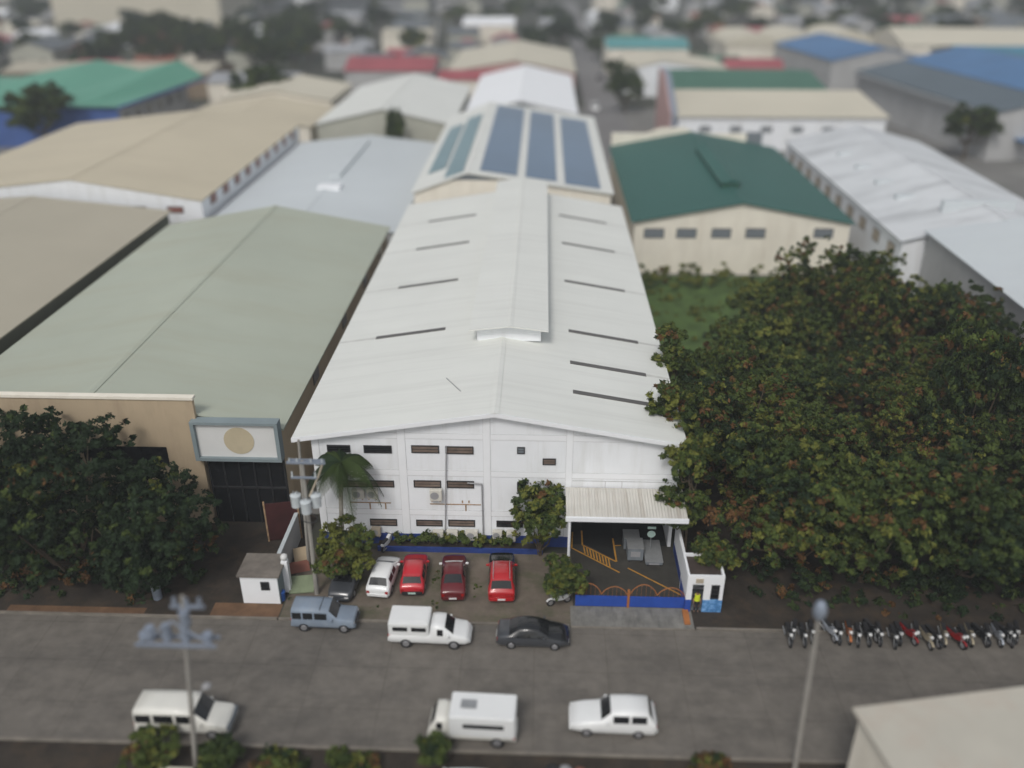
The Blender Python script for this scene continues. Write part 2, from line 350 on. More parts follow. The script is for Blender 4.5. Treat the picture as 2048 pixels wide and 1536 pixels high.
# dark windows of the left flank, seen past the eave, and entrance canopy
cz0 = onY(1130, 972, YW).z; cz1 = cz0 - .35; CX0, CX1 = onY(1131, 974, YW).x, 10.45
q = at(1250, 1036, cz1); CY = q.y
cp = MB(); cp.prism([(YW - .15, cz0 - .08), (CY, cz1 - .08), (CY, cz1), (YW - .15, cz0)], 'x', CX0, CX1)
can = cp.build('entrance_canopy', M['roof_white_x'], hall)
MB().box(CX0 - .05, CX1 + .05, CY - .16, CY - .004, cz1 - .28, cz1 + .05).build('gutter', M['trim_white'], can)
pm = MB(); pm.cyl((CX0 + .25, CY + .1, 0), (CX0 + .25, CY + .1, cz1 - .1), .1); pm.build('post', M['trim_white'], can)
MB().box(CX0 + .1, CX0 + .2, CY + .3, YW - .16, cz1 - .35, cz1 - .1).build('beam', M['trim_white'], can); MB().box(CX1 - .3, CX1 - .2, CY + .3, YW - .16, cz1 - .35, cz1 - .1).build('beam', M['trim_white'], can)
# ------------------------------------------------------------------ gable building helper for all the other halls
def gable(name, label, cat, x0, x1, y0, y1, ze, zr, xr=None, roof='roof_white', wallm='wall_white', axis='y', rz=0.0, group=None, ov=.4, ridge=True, wins=0, winm='glass_brown'):
    cx, cy = (x0 + x1) / 2, y0
    t = thing(name, label, cat, (cx, cy, 0), rz, group); a, b = x0 - cx, x1 - cx; L = y1 - y0; xr = 0 if xr is None else xr - cx
    if axis == 'y':
        k = .14
        MB().prism([(a, 0), (b, 0), (b, ze - k), (xr, zr - k), (a, ze - k)], 'y', 0, L).build('wall', M[wallm], t)
        sl1 = (zr - ze) / (xr - a) * ov; sl2 = (zr - ze) / (b - xr) * ov
        rm = MB(); rm.prism([(a - ov, ze - sl1 - k), (xr, zr - k), (xr, zr), (a - ov, ze - sl1)], 'y', -ov, L + ov); rm.prism([(xr, zr - k), (b + ov, ze - sl2 - k), (b + ov, ze - sl2), (xr, zr)], 'y', -ov, L + ov)
        o = rm.build('roof', M[roof], t)
        if ridge: MB().prism([(xr - .35, zr - .015), (xr, zr + .07), (xr + .35, zr - .015)], 'y', -ov - .01, L + ov).build('ridge_cap', M[roof], o)
    else:
        k = .14; yr = L / 2
        MB().prism([(0, 0), (L, 0), (L, ze - k), (yr, zr - k), (0, ze - k)], 'x', a, b).build('wall', M[wallm], t)
        sl = (zr - ze) / yr * ov; rm = MB()
        rm.prism([(-ov, ze - sl - k), (yr, zr - k), (yr, zr), (-ov, ze - sl)], 'x', a - ov, b + ov); rm.prism([(yr, zr - k), (L + ov, ze - sl - k), (L + ov, ze - sl), (yr, zr)], 'x', a - ov, b + ov)
        rm.build('roof', M[roof], t)
    return t
def lwin(t, x0, x1, z0, z1, pane='glass_brown', y=0.0, side=None):
    """window on the front (y=0) or on a flank wall at x=side (x0,x1 are then y)"""
    k = .1
    if side is None:
        o = MB().box(x0, x1, y - .05, y - .004, z0, z1).build('window', M['frame_dark'], t); MB().box(x0 + k, x1 - k, y - .075, y - .052, z0 + k, z1 - k).build('pane', M[pane], o)
    else:
        s = side[1]; xx = side[0]
        o = MB().box(*sorted((xx + s * .004, xx + s * .05)), x0, x1, z0, z1).build('window', M['frame_dark'], t); MB().box(*sorted((xx + s * .052, xx + s * .075)), x0 + k, x1 - k, z0 + k, z1 - k).build('pane', M[pane], o)
# A: sage roof on the left
A = gable('warehouse', 'low warehouse with sage green roof and tan front parapet, left beside the white warehouse', 'warehouse', -46.4, -19.2, 55.8, 105.2, 8.5, 11.0, -33.0, 'roof_sage', 'wall_tan')
ax = -32.8
pt = onY(385, 798, 55.2); MB().box(-75 - ax, pt.x - ax, -.75, -.42, 0, pt.z).build('parapet', M['wall_tan'], A)
MB().box(-75.1 - ax, pt.x + .1 - ax, -.85, -.32, pt.z + .003, pt.z + .22).build('coping', M['wall_cream'], A)
MB().box(pt.x - 9 - ax, pt.x - 2.6 - ax, -.8, -.755, 5.3, 6.9).build('window', M['glass_dark'], A)
for y0, y1 in ((10, 12), (22, 24), (33, 35), (43, 45)): lwin(A, y0, y1, 6.6, 7.8, 'glass_dark', side=(13.6, 1))
s0 = onY(392, 922, 54.5); s1 = onY(553, 848, 54.5)
sg = MB(); xx0, xx1, z0, z1 = s0.x - ax, s1.x - ax, s0.z, s1.z
sg.box(xx0, xx1, -1.3, -.45, z1 - .2, z1).box(xx0, xx1, -1.3, -.45, z0, z0 + .25).box(xx0, xx0 + .28, -1.3, -.45, z0 + .25, z1 - .2).box(xx1 - .28, xx1, -1.3, -.45, z0 + .25, z1 - .2)
so = sg.build('sign_frame', M['wall_teal'], A)
MB().box(xx0 + .28, xx1 - .28, -1.0, -.9, z0 + .25, z1 - .2).build('sign_panel', M['sign_white'], so)
cxx = (xx0 + xx1) / 2 + .15; rad = (z1 - z0) * .34
MB().cyl((cxx, -1.003, (z0 + z1) / 2), (cxx, -1.04, (z0 + z1) / 2), rad, n=32).build('round_emblem', M['emblem'], so)
MB().box(pt.x - ax + .2, xx1 - .2, -.5, -.01, 0, 6.6).build('glass_front', M['glass_dark'], A)
fm = MB()
for i in range(6): xq = pt.x - ax + .2 + i * 1.15; fm.box(xq, xq + .1, -.58, -.503, 0, 6.6)
fm.box(pt.x - ax + .2, xx1 - .2, -.6, -.503, 3.2, 3.35); fm.build('mullions', M['frame_dark'], A)
# B, C, D
Bb = gable('warehouse', 'low warehouse with wide taupe roof at the left edge, beyond the sage roofed one', 'warehouse', -92, -48.4, 60, 109.5, 9.0, 10.7, -66, 'roof_taupe', 'wall_dsage')
pk = onY(137, 357, 112.2); re = onY(402, 400, 112.2)
Cc = gable('warehouse', 'beige roofed warehouse with white gable front and two reddish windows', 'warehouse', -86, re.x, 112.2, 163, re.z, pk.z, pk.x, 'roof_beige', 'wall_white', ov=.15)
ccx = (-86 + re.x) / 2
for a, b in ((255, 292), (336, 366)): A0 = onY(a, 426, 112.2); A1 = onY(b, 413, 112.2); lwin(Cc, A0.x - ccx, A1.x - ccx, A0.z, A1.z, 'glass_red')
for i in range(9): lwin(Cc, 3.2 + i * 5.2, 5.6 + i * 5.2, 8.2, 9.6, 'glass_red', side=(re.x - ccx, 1))
Dd = gable('warehouse', 'low warehouse with pale bluish white roof behind the sage roofed one', 'warehouse', -43.6, -18.6, 107.5, 160, 7.2, 8.6, -31, 'roof_pale', 'wall_white')
ddx = -31.1
p0 = at(668, 356, 8.5); p1 = at(745, 286, 8.5)
vb = MB().box(p0.x - ddx - .5, p0.x - ddx + .9, p0.y - 107.5, p1.y - 107.5, 7.6, 8.95).build('roof_monitor', M['roof_pale'], Dd)
p0 = at(662, 372, 8.6); MB().box(p0.x - ddx - 1.6, p0.x - ddx + 1.6, p0.y - 109.2, p0.y - 107.2, 7.6, 8.9).build('roof_box', M['trim_white'], Dd)
# E with solar panels
eL = onY(822, 368, 117); eP = onY(935, 345, 117); eR = onY(1226, 402, 117)
Ee = gable('warehouse', 'white warehouse with large blue solar arrays on its roof, behind the main white one', 'warehouse', eL.x + .3, eR.x - .3, 117.4, 172, (eL.z + eR.z) / 2, eP.z, eP.x, 'roof_white', 'wall_cream', ov=.4)
ecx = (eL.x + eR.x) / 2; eze = (eL.z + eR.z) / 2; lx, rx = eL.x + .3 - ecx, eR.x - .3 - ecx; px_ = eP.x - ecx
def slab(t, sgn, u0, u1, v0, v1, m, name, h=.12, base=.05):
    """solar array: u = share of the slope from ridge to eave, v = share of the length"""
    e = rx if sgn > 0 else lx
    P = lambda u, v: Vector((px_ + (e - px_) * u, v * 54.6, eP.z + (eze - eP.z) * u))
    q = [P(u0, v0), P(u1, v0), P(u1, v1), P(u0, v1)]; z = Vector((0, 0, 1)); b = MB()
    b.poly([p + z * (base + h) for p in q])
    for i in range(4): b.poly([q[i] + z * base, q[(i + 1) % 4] + z * base, q[(i + 1) % 4] + z * (base + h), q[i] + z * (base + h)])
    o = b.build(name, M[m], t)
slab(Ee, 1, .08, .34, .03, .95, 'panel', 'solar_array'); slab(Ee, 1, .40, .62, .03, .93, 'panel', 'solar_array'); slab(Ee, 1, .68, .93, .02, .90, 'panel', 'solar_array')
slab(Ee, -1, .10, .45, .02, .80, 'panel_teal', 'solar_array'); slab(Ee, -1, .52, .86, .14, .74, 'panel_teal', 'solar_array')
MB().prism([(px_ - 3, eP.z - 1.1), (px_ + 4.2, eP.z - 1.1), (px_, eP.z - .3)], 'y', -.06, -.004).build('gable_louvre', M['grey_equip'], Ee)
# F, G, H
Ff = gable('warehouse', 'bright white gabled warehouse beyond the solar roofed one', 'warehouse', -15, 6.6, 178, 229, 9.6, 12.0, -4.4, 'trim_white', 'wall_white')
MB().prism([(-3, 10.4), (3.4, 10.4), (0, 11.5)], 'y', -.06, -.004).build('gable_louvre', M['grey_equip'], Ff)
Gg = gable('warehouse', 'warehouse with off white roof and sage gable wall behind the pale bluish roof', 'warehouse', -42.5, -17.2, 168, 214, 9.2, 12.0, -30, 'roof_white', 'wall_sage')
MB().box(-11, -7.5, -.1, -.01, 0, 4).box(4, 10, -.1, -.01, 0, 4).build('loading_door', M['frame_dark'], Gg)
H1 = gable('warehouse', 'warehouse with sandy beige roof beyond the reddish windowed one', 'warehouse', -72, -44.6, 170, 192, 8.2, 10.2, -58, 'roof_beige', 'wall_cream')
H2 = gable('warehouse', 'farther sandy roofed warehouse, the smaller of two in a row', 'warehouse', -70, -46, 195, 218, 9.0, 11.0, -58, 'roof_cream', 'wall_cream')
# right side
gb = gable('warehouse', 'warehouse with dark green roof and cream gable wall of five windows', 'warehouse', 12.4, 40.6, 113, 158, 7.4, 10.0, 26.2, 'roof_green', 'wall_cream', ov=.5)
gcx = 26.5
for a, b in ((1287, 1329), (1352, 1394), (1422, 1463), (1490, 1532), (1626, 1668)): A0 = onY(a, 476, 113); A1 = onY(b, 457, 113); lwin(gb, A0.x - gcx, A1.x - gcx, A0.z, A1.z, 'grey_equip')
q0 = at(1462, 374, 9.9); q1 = at(1405, 300, 9.9)
mv = MB().box(q0.x - gcx - 1.1, q0.x - gcx + 1.1, q0.y - 113, q1.y - 113, 8.4, 10.5).build('roof_monitor', M['roof_dgreen'], gb)
MB().prism([(q0.x - gcx - 1.5, 10.5), (q0.x - gcx + 1.5, 10.5), (q0.x - gcx, 11.1)], 'y', q0.y - 113.4, q1.y - 112.6).build('monitor_roof', M['roof_green'], mv)
MB().box(-14.2, 9.5, 45.5, 45.9, 0, 9.6).prism([(-8, 9.6), (1, 9.6), (-1.5, 10.6), (-5.5, 10.6)], 'y', 45.5, 45.9).build('back_parapet', M['wall_cream'], gb)
MB().box(9.6, 12.3, 45.5, 47.5, 0, 9.6).build('stair_block', M['grey_equip'], gb)
w1 = gable('warehouse', 'wide white roofed warehouse with grey stains on its roof, right of the dark green roof', 'warehouse', 44.0, 67, 104, 161, 8.0, 10.9, 55.5, 'roof_stained', 'wall_white')
for i in range(10): lwin(w1, 2 + i * 5.5, 4.4 + i * 5.5, 5.0, 6.6, 'ac_tan', side=(-11.5, -1))
for yy in (14, 22, 31, 40): MB().box(-7.6, -4.2, yy, yy + 1.2, 8.2, 9.6).build('roof_vent', M['roof_pale'], w1)
MB().box(-5, 4, 5.8, 6.6, 9.4, 11.2).build('roof_vent', M['roof_pale'], w1)
w2 = gable('warehouse', 'taller white roofed warehouse with grey flank wall at the right edge, behind the trees', 'warehouse', 46.6, 80, 70, 103.4, 9.3, 11.8, 63, 'roof_pale', 'wall_grey')
cr = thing('warehouse', 'warehouse with cream lean-to roof and white front wall beyond the dark green roof', 'warehouse', (50, 189.5, 0))
MB().prism([(0, 0), (21, 0), (21, 8.9), (0, 6.9)], 'x', -21.5, 21.5).build('wall', M['wall_white'], cr)
MB().prism([(-.6, 6.96), (21.4, 9.06), (21.4, 9.2), (-.6, 7.1)], 'x', -22, 22).build('roof', M['roof_cream'], cr)
for i in range(6): lwin(cr, -17 + i * 6.4, -14.6 + i * 6.4, 3.8, 5.0, 'grey_equip')
dg = gable('warehouse', 'warehouse with plain green roof behind the cream lean-to roof', 'warehouse', 31, 66, 214, 250, 8.6, 10.6, None, 'roof_dgreen', 'wall_white', axis='x')
tw = thing('building', 'narrow tall grey block with pink side wall left of the cream lean-to roof', 'building', (28.2, 190, 0))
MB().prism([(0, 0), (24, 0), (24, 13.5), (15, 13.5), (0, 7.5)], 'x', -1.2, .05).build('wall', M['steel_blue'], tw); MB().prism([(0, 0), (24, 0), (24, 13.4), (15, 13.4), (0, 7.4)], 'x', -1.5, -1.203).build('side_wall', M['wall_pink'], tw)
gable('warehouse', 'long teal roofed shed beside the street, far off', 'shed', 20.8, 47, 304, 326, 8, 10, None, 'roof_teal', 'wall_cream', axis='x')
gable('warehouse', 'cream roofed shed beside the street, nearer than the teal one', 'shed', 21.5, 52, 258, 284, 7, 9.6, 33, 'roof_cream', 'wall_white')
gable('factory', 'low factory with teal blue roof behind the huge grey factory, far right', 'factory', 118, 190, 256, 292, 9, 12, None, 'roof_teal_blue', 'wall_grey', axis='x', rz=R(-4))
br = gable('factory', 'huge grey roofed factory with bright blue ridge band at the right edge', 'factory', 89.3, 155, 186, 246, 9.6, 15, 117, 'roof_grey', 'wall_grey', rz=R(8))
MB().prism([(-21, 11.92), (-5.2, 15.05), (-5.2, 15.2), (-21, 12.1)], 'y', -.3, 60).build('ridge_band', M['roof_blue'], br)
MB().box(-34.3, -33, 1, 59, 8.4, 9.2).build('gutter', M['metal'], br)
gable('factory', 'factory with mixed blue roof beyond the huge grey one', 'factory', 82, 112, 268, 312, 9, 12, 97, 'roof_blue', 'wall_grey', rz=R(8))
gable('factory', 'long factory with near white roof in the far right corner', 'factory', 116, 230, 300, 345, 9, 12.5, None, 'roof_cream', 'wall_cream', axis='x', rz=R(-6))
for i, (x, lab) in enumerate(((70, 'leftmost'), (88, 'middle'), (107, 'rightmost'))):
    t = thing('vaulted_shed', lab + ' of three cream sheds with rounded roofs, far right beyond the blue roof', 'shed', (x, 318 + i * 6, 0), 0, 'cream vaulted sheds')
    MB().prism([(-8, 0), (8, 0), (8, 7), (-8, 7)], 'y', 0, 30).build('wall', M['wall_cream'], t)
    MB().prism([(8.5 * cos(a * pi / 10), 7.01 + 3.6 * sin(a * pi / 10)) for a in range(11)], 'y', -.4, 30.4).build('roof', M['roof_cream'], t)
a_ = at(1925, 238, 4.3); b_ = at(2075, 285, 4.3); L_ = (b_ - a_).length; hd_ = math.atan2((b_ - a_).y, (b_ - a_).x)
t = thing('carport_shed', 'long bright blue roofed shed by the grey factory at the right edge', 'shed', (a_.x, a_.y, 0), hd_)
MB().box(0, L_, -2.5, 5, 4.2, 4.4).build('roof', M['roof_blue'], t)
for i in range(6):
    for y_ in (-2, 4.5): MB().cyl((.5 + i * (L_ - 1) / 5, y_, 0), (.5 + i * (L_ - 1) / 5, y_, 4.197), .1).build('post', M['metal'], t)
# left distance
gl = thing('factory', 'factory with mint green double roof and blue front wall at the left edge', 'factory', (-118, 187, 0))
MB().box(-40, 28.4, .6, 40, 0, 8.4).build('wall', M['wall_grey'], gl); MB().box(-40, 28.5, .3, .59, 0, 8.3).build('front_wall', M['wall_blue'], gl)
gm = MB(); pts = [(-45, 8.8), (-14, 8.8), (7, 13), (17, 10.5), (27, 13), (33, 9.2)]
base = [-45, -14, 7, 13, 21, 29]
for i in range(5):
    a, b = pts[i], pts[i + 1]; gm.poly([(base[i], -.4, 8.7), (base[i + 1], -.4, 8.7), (b[0], 41, b[1]), (a[0], 41, a[1])])
    gm.poly([(base[i], -.4, 8.5), (base[i + 1], -.4, 8.5), (b[0], 41, b[1] - .2), (a[0], 41, a[1] - .2)])
gm.build('roof', M['roof_mint'], gl)
MB().prism([(29, -.5), (29.5, -.5), (33.5, 41), (33, 41)], 'z', 8.3, 8.75).build('eave_trim', M['wall_blue'], gl)
for i in range(6): lwin(gl, 3 + i * 6, 5.4 + i * 6, 4.4, 6.4, 'glass_dark', side=(28.4, 1))
gable('warehouse', 'warehouse with dull red roof left of the bright white gabled one', 'warehouse', -54, -30, 249, 268, 8, 10.4, None, 'roof_red', 'wall_grey', axis='x')
gable('warehouse', 'low shed with crimson roof directly behind the bright white gable', 'shed', -27, -11, 236, 247, 7.6, 9.2, None, 'roof_red', 'wall_cream', axis='x')
gable('warehouse', 'warehouse with pale dusty pink roof left of the street', 'warehouse', -26, 8.5, 250, 300, 7.6, 10.6, -8, 'roof_cream', 'wall_pink')
gable('building', 'big cream hall with tan pillar in the far left corner', 'hall', -232, -152, 440, 490, 26, 31, None, 'wall_cream', 'roof_cream', axis='x')
gable('warehouse', 'white walled shed in front of the dark trees at left', 'shed', -84, -62, 226, 240, 8, 9.5, None, 'roof_tin', 'wall_cream', axis='x')
gable('warehouse', 'long flat grey shed behind the mint green roof', 'shed', -150, -92, 250, 272, 7, 8.4, None, 'roof_taupe', 'wall_brown', axis='x')
gable('warehouse', 'shed with white roof far behind the dull red roof', 'shed', -32, -12, 372, 392, 9, 11, None, 'trim_white', 'wall_cream', axis='x')
gable('warehouse', 'flat beige block far behind the dull red roof', 'shed', -60, -42, 345, 365, 8, 9, None, 'roof_cream', 'wall_cream', axis='x')
# roof in the near right corner
q0 = at(1705, 1415, 7); q1 = at(2048, 1372, 7); ang = math.atan2(q1.y - q0.y, q1.x - q0.x)
t = thing('building', 'flat cream roofed building in the near right corner by the road', 'building', (q0.x, q0.y, 0), ang)
MB().box(.3, 16, -12, -.3, 0, 6.8).build('wall', M['wall_cream'], t)
MB().box(0, 16.4, -12.4, 0, 6.803, 7.0).build('roof', mat('roof_slab', (.47, .445, .385), .8, .06, .4, stain=(.44, .34, .28), samt=.5, sscale=(.35, .35, .35)), t)
# ------------------------------------------------------------------ vehicles
def loft(st, crown=.04):
    """st: rows (x, z_low, z_belt, z_top, w_low, w_belt, w_top) from rear to front; returns MB and the section points"""
    secs = []
    for x, zl, zb, zt, wl, wb, wt in st:
        h = [(0, zl), (wl * .93, zl), (wl, zl + .1), (max(wl, wb) + .012, (zl + zb) * .52), (wb, zb), (wt + (wb - wt) * .12, zb + (zt - zb) * .8), (wt * .9, zt), (wt * .5, zt + crown * .75), (0, zt + crown)]
        secs.append([Vector((x, y, z)) for y, z in h] + [Vector((x, -y, z)) for y, z in h[-2:0:-1]])
    b = MB(); n = len(secs[0])
    for s_ in secs: b.v += [tuple(p) for p in s_]
    for i in range(len(secs) - 1):
        for j in range(n): k = (j + 1) % n; b.f.append((i * n + j, i * n + k, (i + 1) * n + k, (i + 1) * n + j)); b.m.append(0)
    b.f.append(tuple(range(n))); b.f.append(tuple((len(secs) - 1) * n + i for i in range(n - 1, -1, -1))); b.m += [0, 0]
    return b, secs
def quadpatch(b, p00, p10, p11, p01, iu, iv, off):
    L = lambda u, v: (p00 * (1 - u) + p10 * u) * (1 - v) + (p01 * (1 - u) + p11 * u) * v
    q = [L(iu, iv), L(1 - iu, iv), L(1 - iu, 1 - iv), L(iu, 1 - iv)]; n = (q[1] - q[0]).cross(q[3] - q[0]).normalized()
    mid = (q[0] + q[2]) / 2
    if n.dot(mid - Vector((mid.x * .8, 0, .5))) < 0: n = -n
    b.poly([p + n * off for p in q])
def wheel(t, x, y, r=.31, wd=.2, rim='rim'):
    s_ = 1 if y > 0 else -1
    o = MB().cyl((x, y - s_ * wd, r), (x, y, r), r, n=18).build('wheel', M['tyre'], t)
    MB().cyl((x, y + s_ * .002, r), (x, y + s_ * .02, r), r * .62, r * .55, n=12).build('rim', M[rim], o)
def make_car(name, label, cat, st, paint, glass, wheels, loc, rz, shell='black_plastic', group=None, hood=None, top=None, plate='plate', rails=False, shade=False, lamps=True, blackrear=False, wr=.31, spoiler=False):
    """glass: dict(rear=(i), front=(i), sides=[i...]) - the pane lies between station i and i+1"""
    t = thing(name, label, cat, loc, rz, group)
    b, S_ = loft(st)
    mats = [M[paint]]
    for k, (rng, mm) in enumerate(((hood, 'car_black'), (top, 'car_black'))):
        if rng:
            mats.append(M[mm]); n = len(S_[0])
            for i in range(rng[0], rng[1]):
                for j in range(n):
                    if 4 <= j <= n - 5: b.m[i * n + j] = len(mats) - 1
    b.build('body', mats, t, smooth=True)
    n = len(S_[0])
    for key in ('rear', 'front'):
        i = glass.get(key)
        if i is None: continue
        g = MB(); A, B = S_[i], S_[i + 1]
        for j0, j1, (u0, u1) in ((6, 7, (.02, 0)), (7, 8, (0, 0)), (8, 9, (0, 0)), (9, 10, (0, .02))):
            P = lambda u, v, j0=j0, j1=j1: (A[j0] * (1 - v) + B[j0] * v) * (1 - u) + (A[j1] * (1 - v) + B[j1] * v) * u
            q = [P(u0, .1), P(1 - u1, .1), P(1 - u1, .92), P(u0, .92)]
            nn = (q[1] - q[0]).cross(q[3] - q[0]).normalized(); nn = nn if nn.z > 0 else -nn
            g.poly([p + nn * .012 for p in q])
        g.build('windscreen' if key == 'front' else 'rear_window', M['shade_white' if (shade and key == 'front') else 'glass_dark'], t)
    for i in glass.get('sides', []):
        for js in ((4, 5), (n - 4, n - 5)):
            g = MB(); a, c = js; quadpatch(g, S_[i][a], S_[i + 1][a], S_[i + 1][c], S_[i][c], .07, .1, .012); g.build('side_window', M['glass_dark'], t)
    x0, x1 = st[0][0], st[-1][0]; hw = max(s_[5] for s_ in st)
    for wx in wheels:
        for sy in (1, -1): wheel(t, wx, sy * (hw + .015), wr)
    zr = st[0][2]; zf = st[-1][2]; wr_, wf = st[0][5], st[-1][5]
    if lamps:
        for sy in (1, -1):
            MB().box(x1 - .16, x1 + .02, *sorted((sy * (wf - .34), sy * (wf - .02))), zf - .12, zf + .02).build('headlight', M['lamp_clear'], t, bev=.02)
            MB().box(x0 - .02, x0 + .14, *sorted((sy * (wr_ - .2), sy * (wr_ + .005))), zr - .16, zr + .06).build('taillight', M['lamp_red'], t, bev=.015)
    MB().box(x0 - .075, x0 + .05, -wr_ * .96, wr_ * .96, st[0][1] - .02, st[0][1] + .22).build('bumper', M['black_plastic' if blackrear else paint], t, bev=.03)
    MB().box(x1 - .05, x1 + .06, -wf * .96, wf * .96, st[-1][1] - .02, st[-1][1] + .18).build('bumper', M[paint if not blackrear else 'black_plastic'], t, bev=.03)
    MB().box(x0 - .1, x0 - .077, -.26, .26, st[0][1] + .07, st[0][1] + .2).build('number_plate', M[plate], t)
    fi = glass.get('front')
    if fi is not None:
        xm = st[fi + 1][0] - .35 if st[fi][3] > st[fi + 1][3] else st[fi][0] + .35; zm = st[fi + 1][2] + .08
        for sy in (1, -1): MB().box(xm - .07, xm + .07, *sorted((sy * (hw - .02), sy * (hw + .2))), zm - .02, zm + .13).build('mirror', M['shade_white' if shade else paint], t, bev=.03)
    if rails:
        ii = glass['sides']; xa, xb = st[ii[0]][0], st[ii[-1] + 1][0]; wt = st[ii[0]][6]; zt = st[ii[0]][3]
        for sy in (1, -1): MB().box(xa + .05, xb - .05, sy * wt * .78 - .022, sy * wt * .78 + .022, zt + .05, zt + .1).build('roof_rail', M['metal'], t)
    if spoiler:
        i = glass['rear'] + 1; MB().box(st[i][0] - .22, st[i][0] + .05, -st[i][6] * .9, st[i][6] * .9, st[i][3] + .005, st[i][3] + .05).build('spoiler', M[paint], t, bev=.015)
    return t
def hatch(L=3.9, w=.83, h=1.48):
    a = L / 2
    return [(-a, .32, .68, .74, w * .9, w * .9, w * .8), (-a + .1, .24, .86, .93, w * .97, w * .97, w * .84), (-a + .22, .2, .9, .97, w, w, w * .88), (-a + .62, .2, .93, h, w, w, w * .76), (-a + 1.5, .2, .92, h + .02, w, w, w * .78), (-a + 2.25, .2, .92, h - .03, w, w, w * .76),
            (-a + 3.0, .2, .9, .97, w, w, w * .9), (-a + 3.55, .22, .78, .84, w * .98, w * .97, w * .84), (a, .3, .6, .66, w * .88, w * .86, w * .74)], dict(rear=2, front=5, sides=[3, 4])
def sedan(L=4.4, w=.85, h=1.44):
    a = L / 2
    return [(-a, .34, .74, .8, w * .9, w * .9, w * .8), (-a + .1, .24, .9, .97, w * .97, w * .97, w * .86), (-a + .75, .2, .95, 1.03, w, w, w * .88), (-a + 1.4, .2, .94, h, w, w, w * .72), (-a + 2.05, .2, .93, h + .03, w, w, w * .75), (-a + 2.65, .2, .92, h - .03, w, w, w * .73),
            (-a + 3.35, .2, .9, .98, w, w, w * .9), (-a + 4.0, .22, .8, .86, w * .98, w * .97, w * .84), (a, .32, .62, .68, w * .86, w * .84, w * .72)], dict(rear=2, front=5, sides=[3, 4])
def suv(L=4.6, w=.91, h=1.78):
    a = L / 2
    return [(-a, .42, .9, .98, w * .93, w * .93, w * .84), (-a + .08, .32, 1.05, 1.12, w * .98, w * .98, w * .88), (-a + .2, .28, 1.1, 1.16, w, w, w * .9), (-a + .5, .28, 1.12, h, w, w, w * .8), (-a + 1.5, .28, 1.1, h + .03, w, w, w * .82), (-a + 2.55, .28, 1.08, h - .02, w, w, w * .8),
            (-a + 3.2, .28, 1.05, 1.14, w, w, w * .92), (-a + 4.1, .3, .95, 1.03, w * .99, w * .98, w * .86), (a, .4, .8, .86, w * .92, w * .9, w * .8)], dict(rear=2, front=5, sides=[3, 4])
def heading(p, q): return math.atan2(q[1] - p[1], q[0] - p[0])
def park(rear, front, L):          # pixel of the rear bumper foot and of the bonnet tip -> base point and heading
    a = at(*rear, .25); b = at(*front, .75); d = (b - a); d.z = 0; d.normalize(); c = a + d * (L / 2); return (c.x, c.y, .01), math.atan2(d.y, d.x)
GP = 'cars parked nose in on the dirt lot'
st, g = hatch(3.9); loc, rz = park((755, 1194), (777, 1121), 3.9)
make_car('parked_car', 'white hatchback parked nose in, beside the round yellow green tree', 'car', st, 'car_white', g, (-1.15, 1.25), loc, rz, group=GP)
st, g = hatch(3.95, .84, 1.52); loc, rz = park((824, 1190), (832, 1116), 3.95)
make_car('parked_car', 'bright red hatchback with black rear bumper, between the white and the maroon car', 'car', st, 'car_scarlet', g, (-1.15, 1.3), loc, rz, group=GP, blackrear=True, plate='plate_green', spoiler=True)
st, g = sedan(4.4); loc, rz = park((906, 1201), (909, 1112), 4.4)
make_car('parked_car', 'dark maroon sedan with white sunshade across its windscreen', 'car', st, 'car_maroon', g, (-1.3, 1.35), loc, rz, group=GP, shade=True)
st, g = suv(4.6); loc, rz = park((1003, 1205), (1004, 1112), 4.6)
make_car('parked_car', 'red sport utility vehicle with darkened bonnet and silver roof rails', 'car', st, 'car_red', g, (-1.35, 1.4), loc, rz, group=GP, hood=(6, 8), rails=True)  # bonnet faces coloured black to imitate how dark the light leaves them
st, g = sedan(4.4, .85); loc, rz = park((684, 1133), (676, 1204), 4.4)
loc = at(680, 1203, .2); rz = R(-94); loc = (loc.x + .1, loc.y + 2.15, .01)
make_car('parked_car', 'dark grey sedan half hidden under the round yellow green tree', 'car', st, 'car_grey', g, (-1.3, 1.35), loc, rz, group=GP)
# kerbside: blue grey wagon, white utility pickup, dark sedan, all facing right
def kerbpos(px, py, hw): p = at(px, py, 0); return (p.x, p.y + hw, .012)
aw = [(-2.1, .4, 1.0, 1.06, .76, .78, .7), (-2.06, .36, 1.0, 1.74, .8, .8, .72), (-1.35, .36, 1.0, 1.76, .8, .8, .73), (-.6, .36, 1.0, 1.76, .8, .8, .73), (.35, .36, 1.0, 1.74, .8, .8, .72), (.95, .36, .98, 1.06, .8, .8, .74), (1.95, .36, .92, 1.0, .78, .78, .74), (2.05, .42, .8, .86, .76, .76, .7)]
t = make_car('parked_van', 'weathered blue grey boxy wagon parked at the kerb, facing right', 'van', aw, 'car_bluegrey', dict(front=4, sides=[1, 2, 3]), (-1.3, 1.35), kerbpos(648, 1266, .85), R(-1), wr=.34)
MB().box(-.18, -.14, -.7, .7, 1.775, 1.81).build('roof_seam', M['black_plastic'], t)
MB().box(2.04, 2.12, -.5, .5, .5, .8).build('grille', M['black_plastic'], t)
pk_ = [(-2.6, .48, .98, 1.02, .84, .86, .8), (-2.5, .4, 1.0, 1.04, .88, .88, .82), (.05, .4, 1.02, 1.06, .88, .88, .82), (.12, .38, 1.04, 1.66, .88, .88, .73), (.5, .38, 1.04, 1.72, .88, .88, .74), (.95, .38, 1.04, 1.68, .88, .88, .73), (1.6, .38, 1.02, 1.1, .88, .88, .82), (2.3, .4, .92, 1.0, .86, .86, .76), (2.6, .46, .74, .8, .76, .74, .64)]
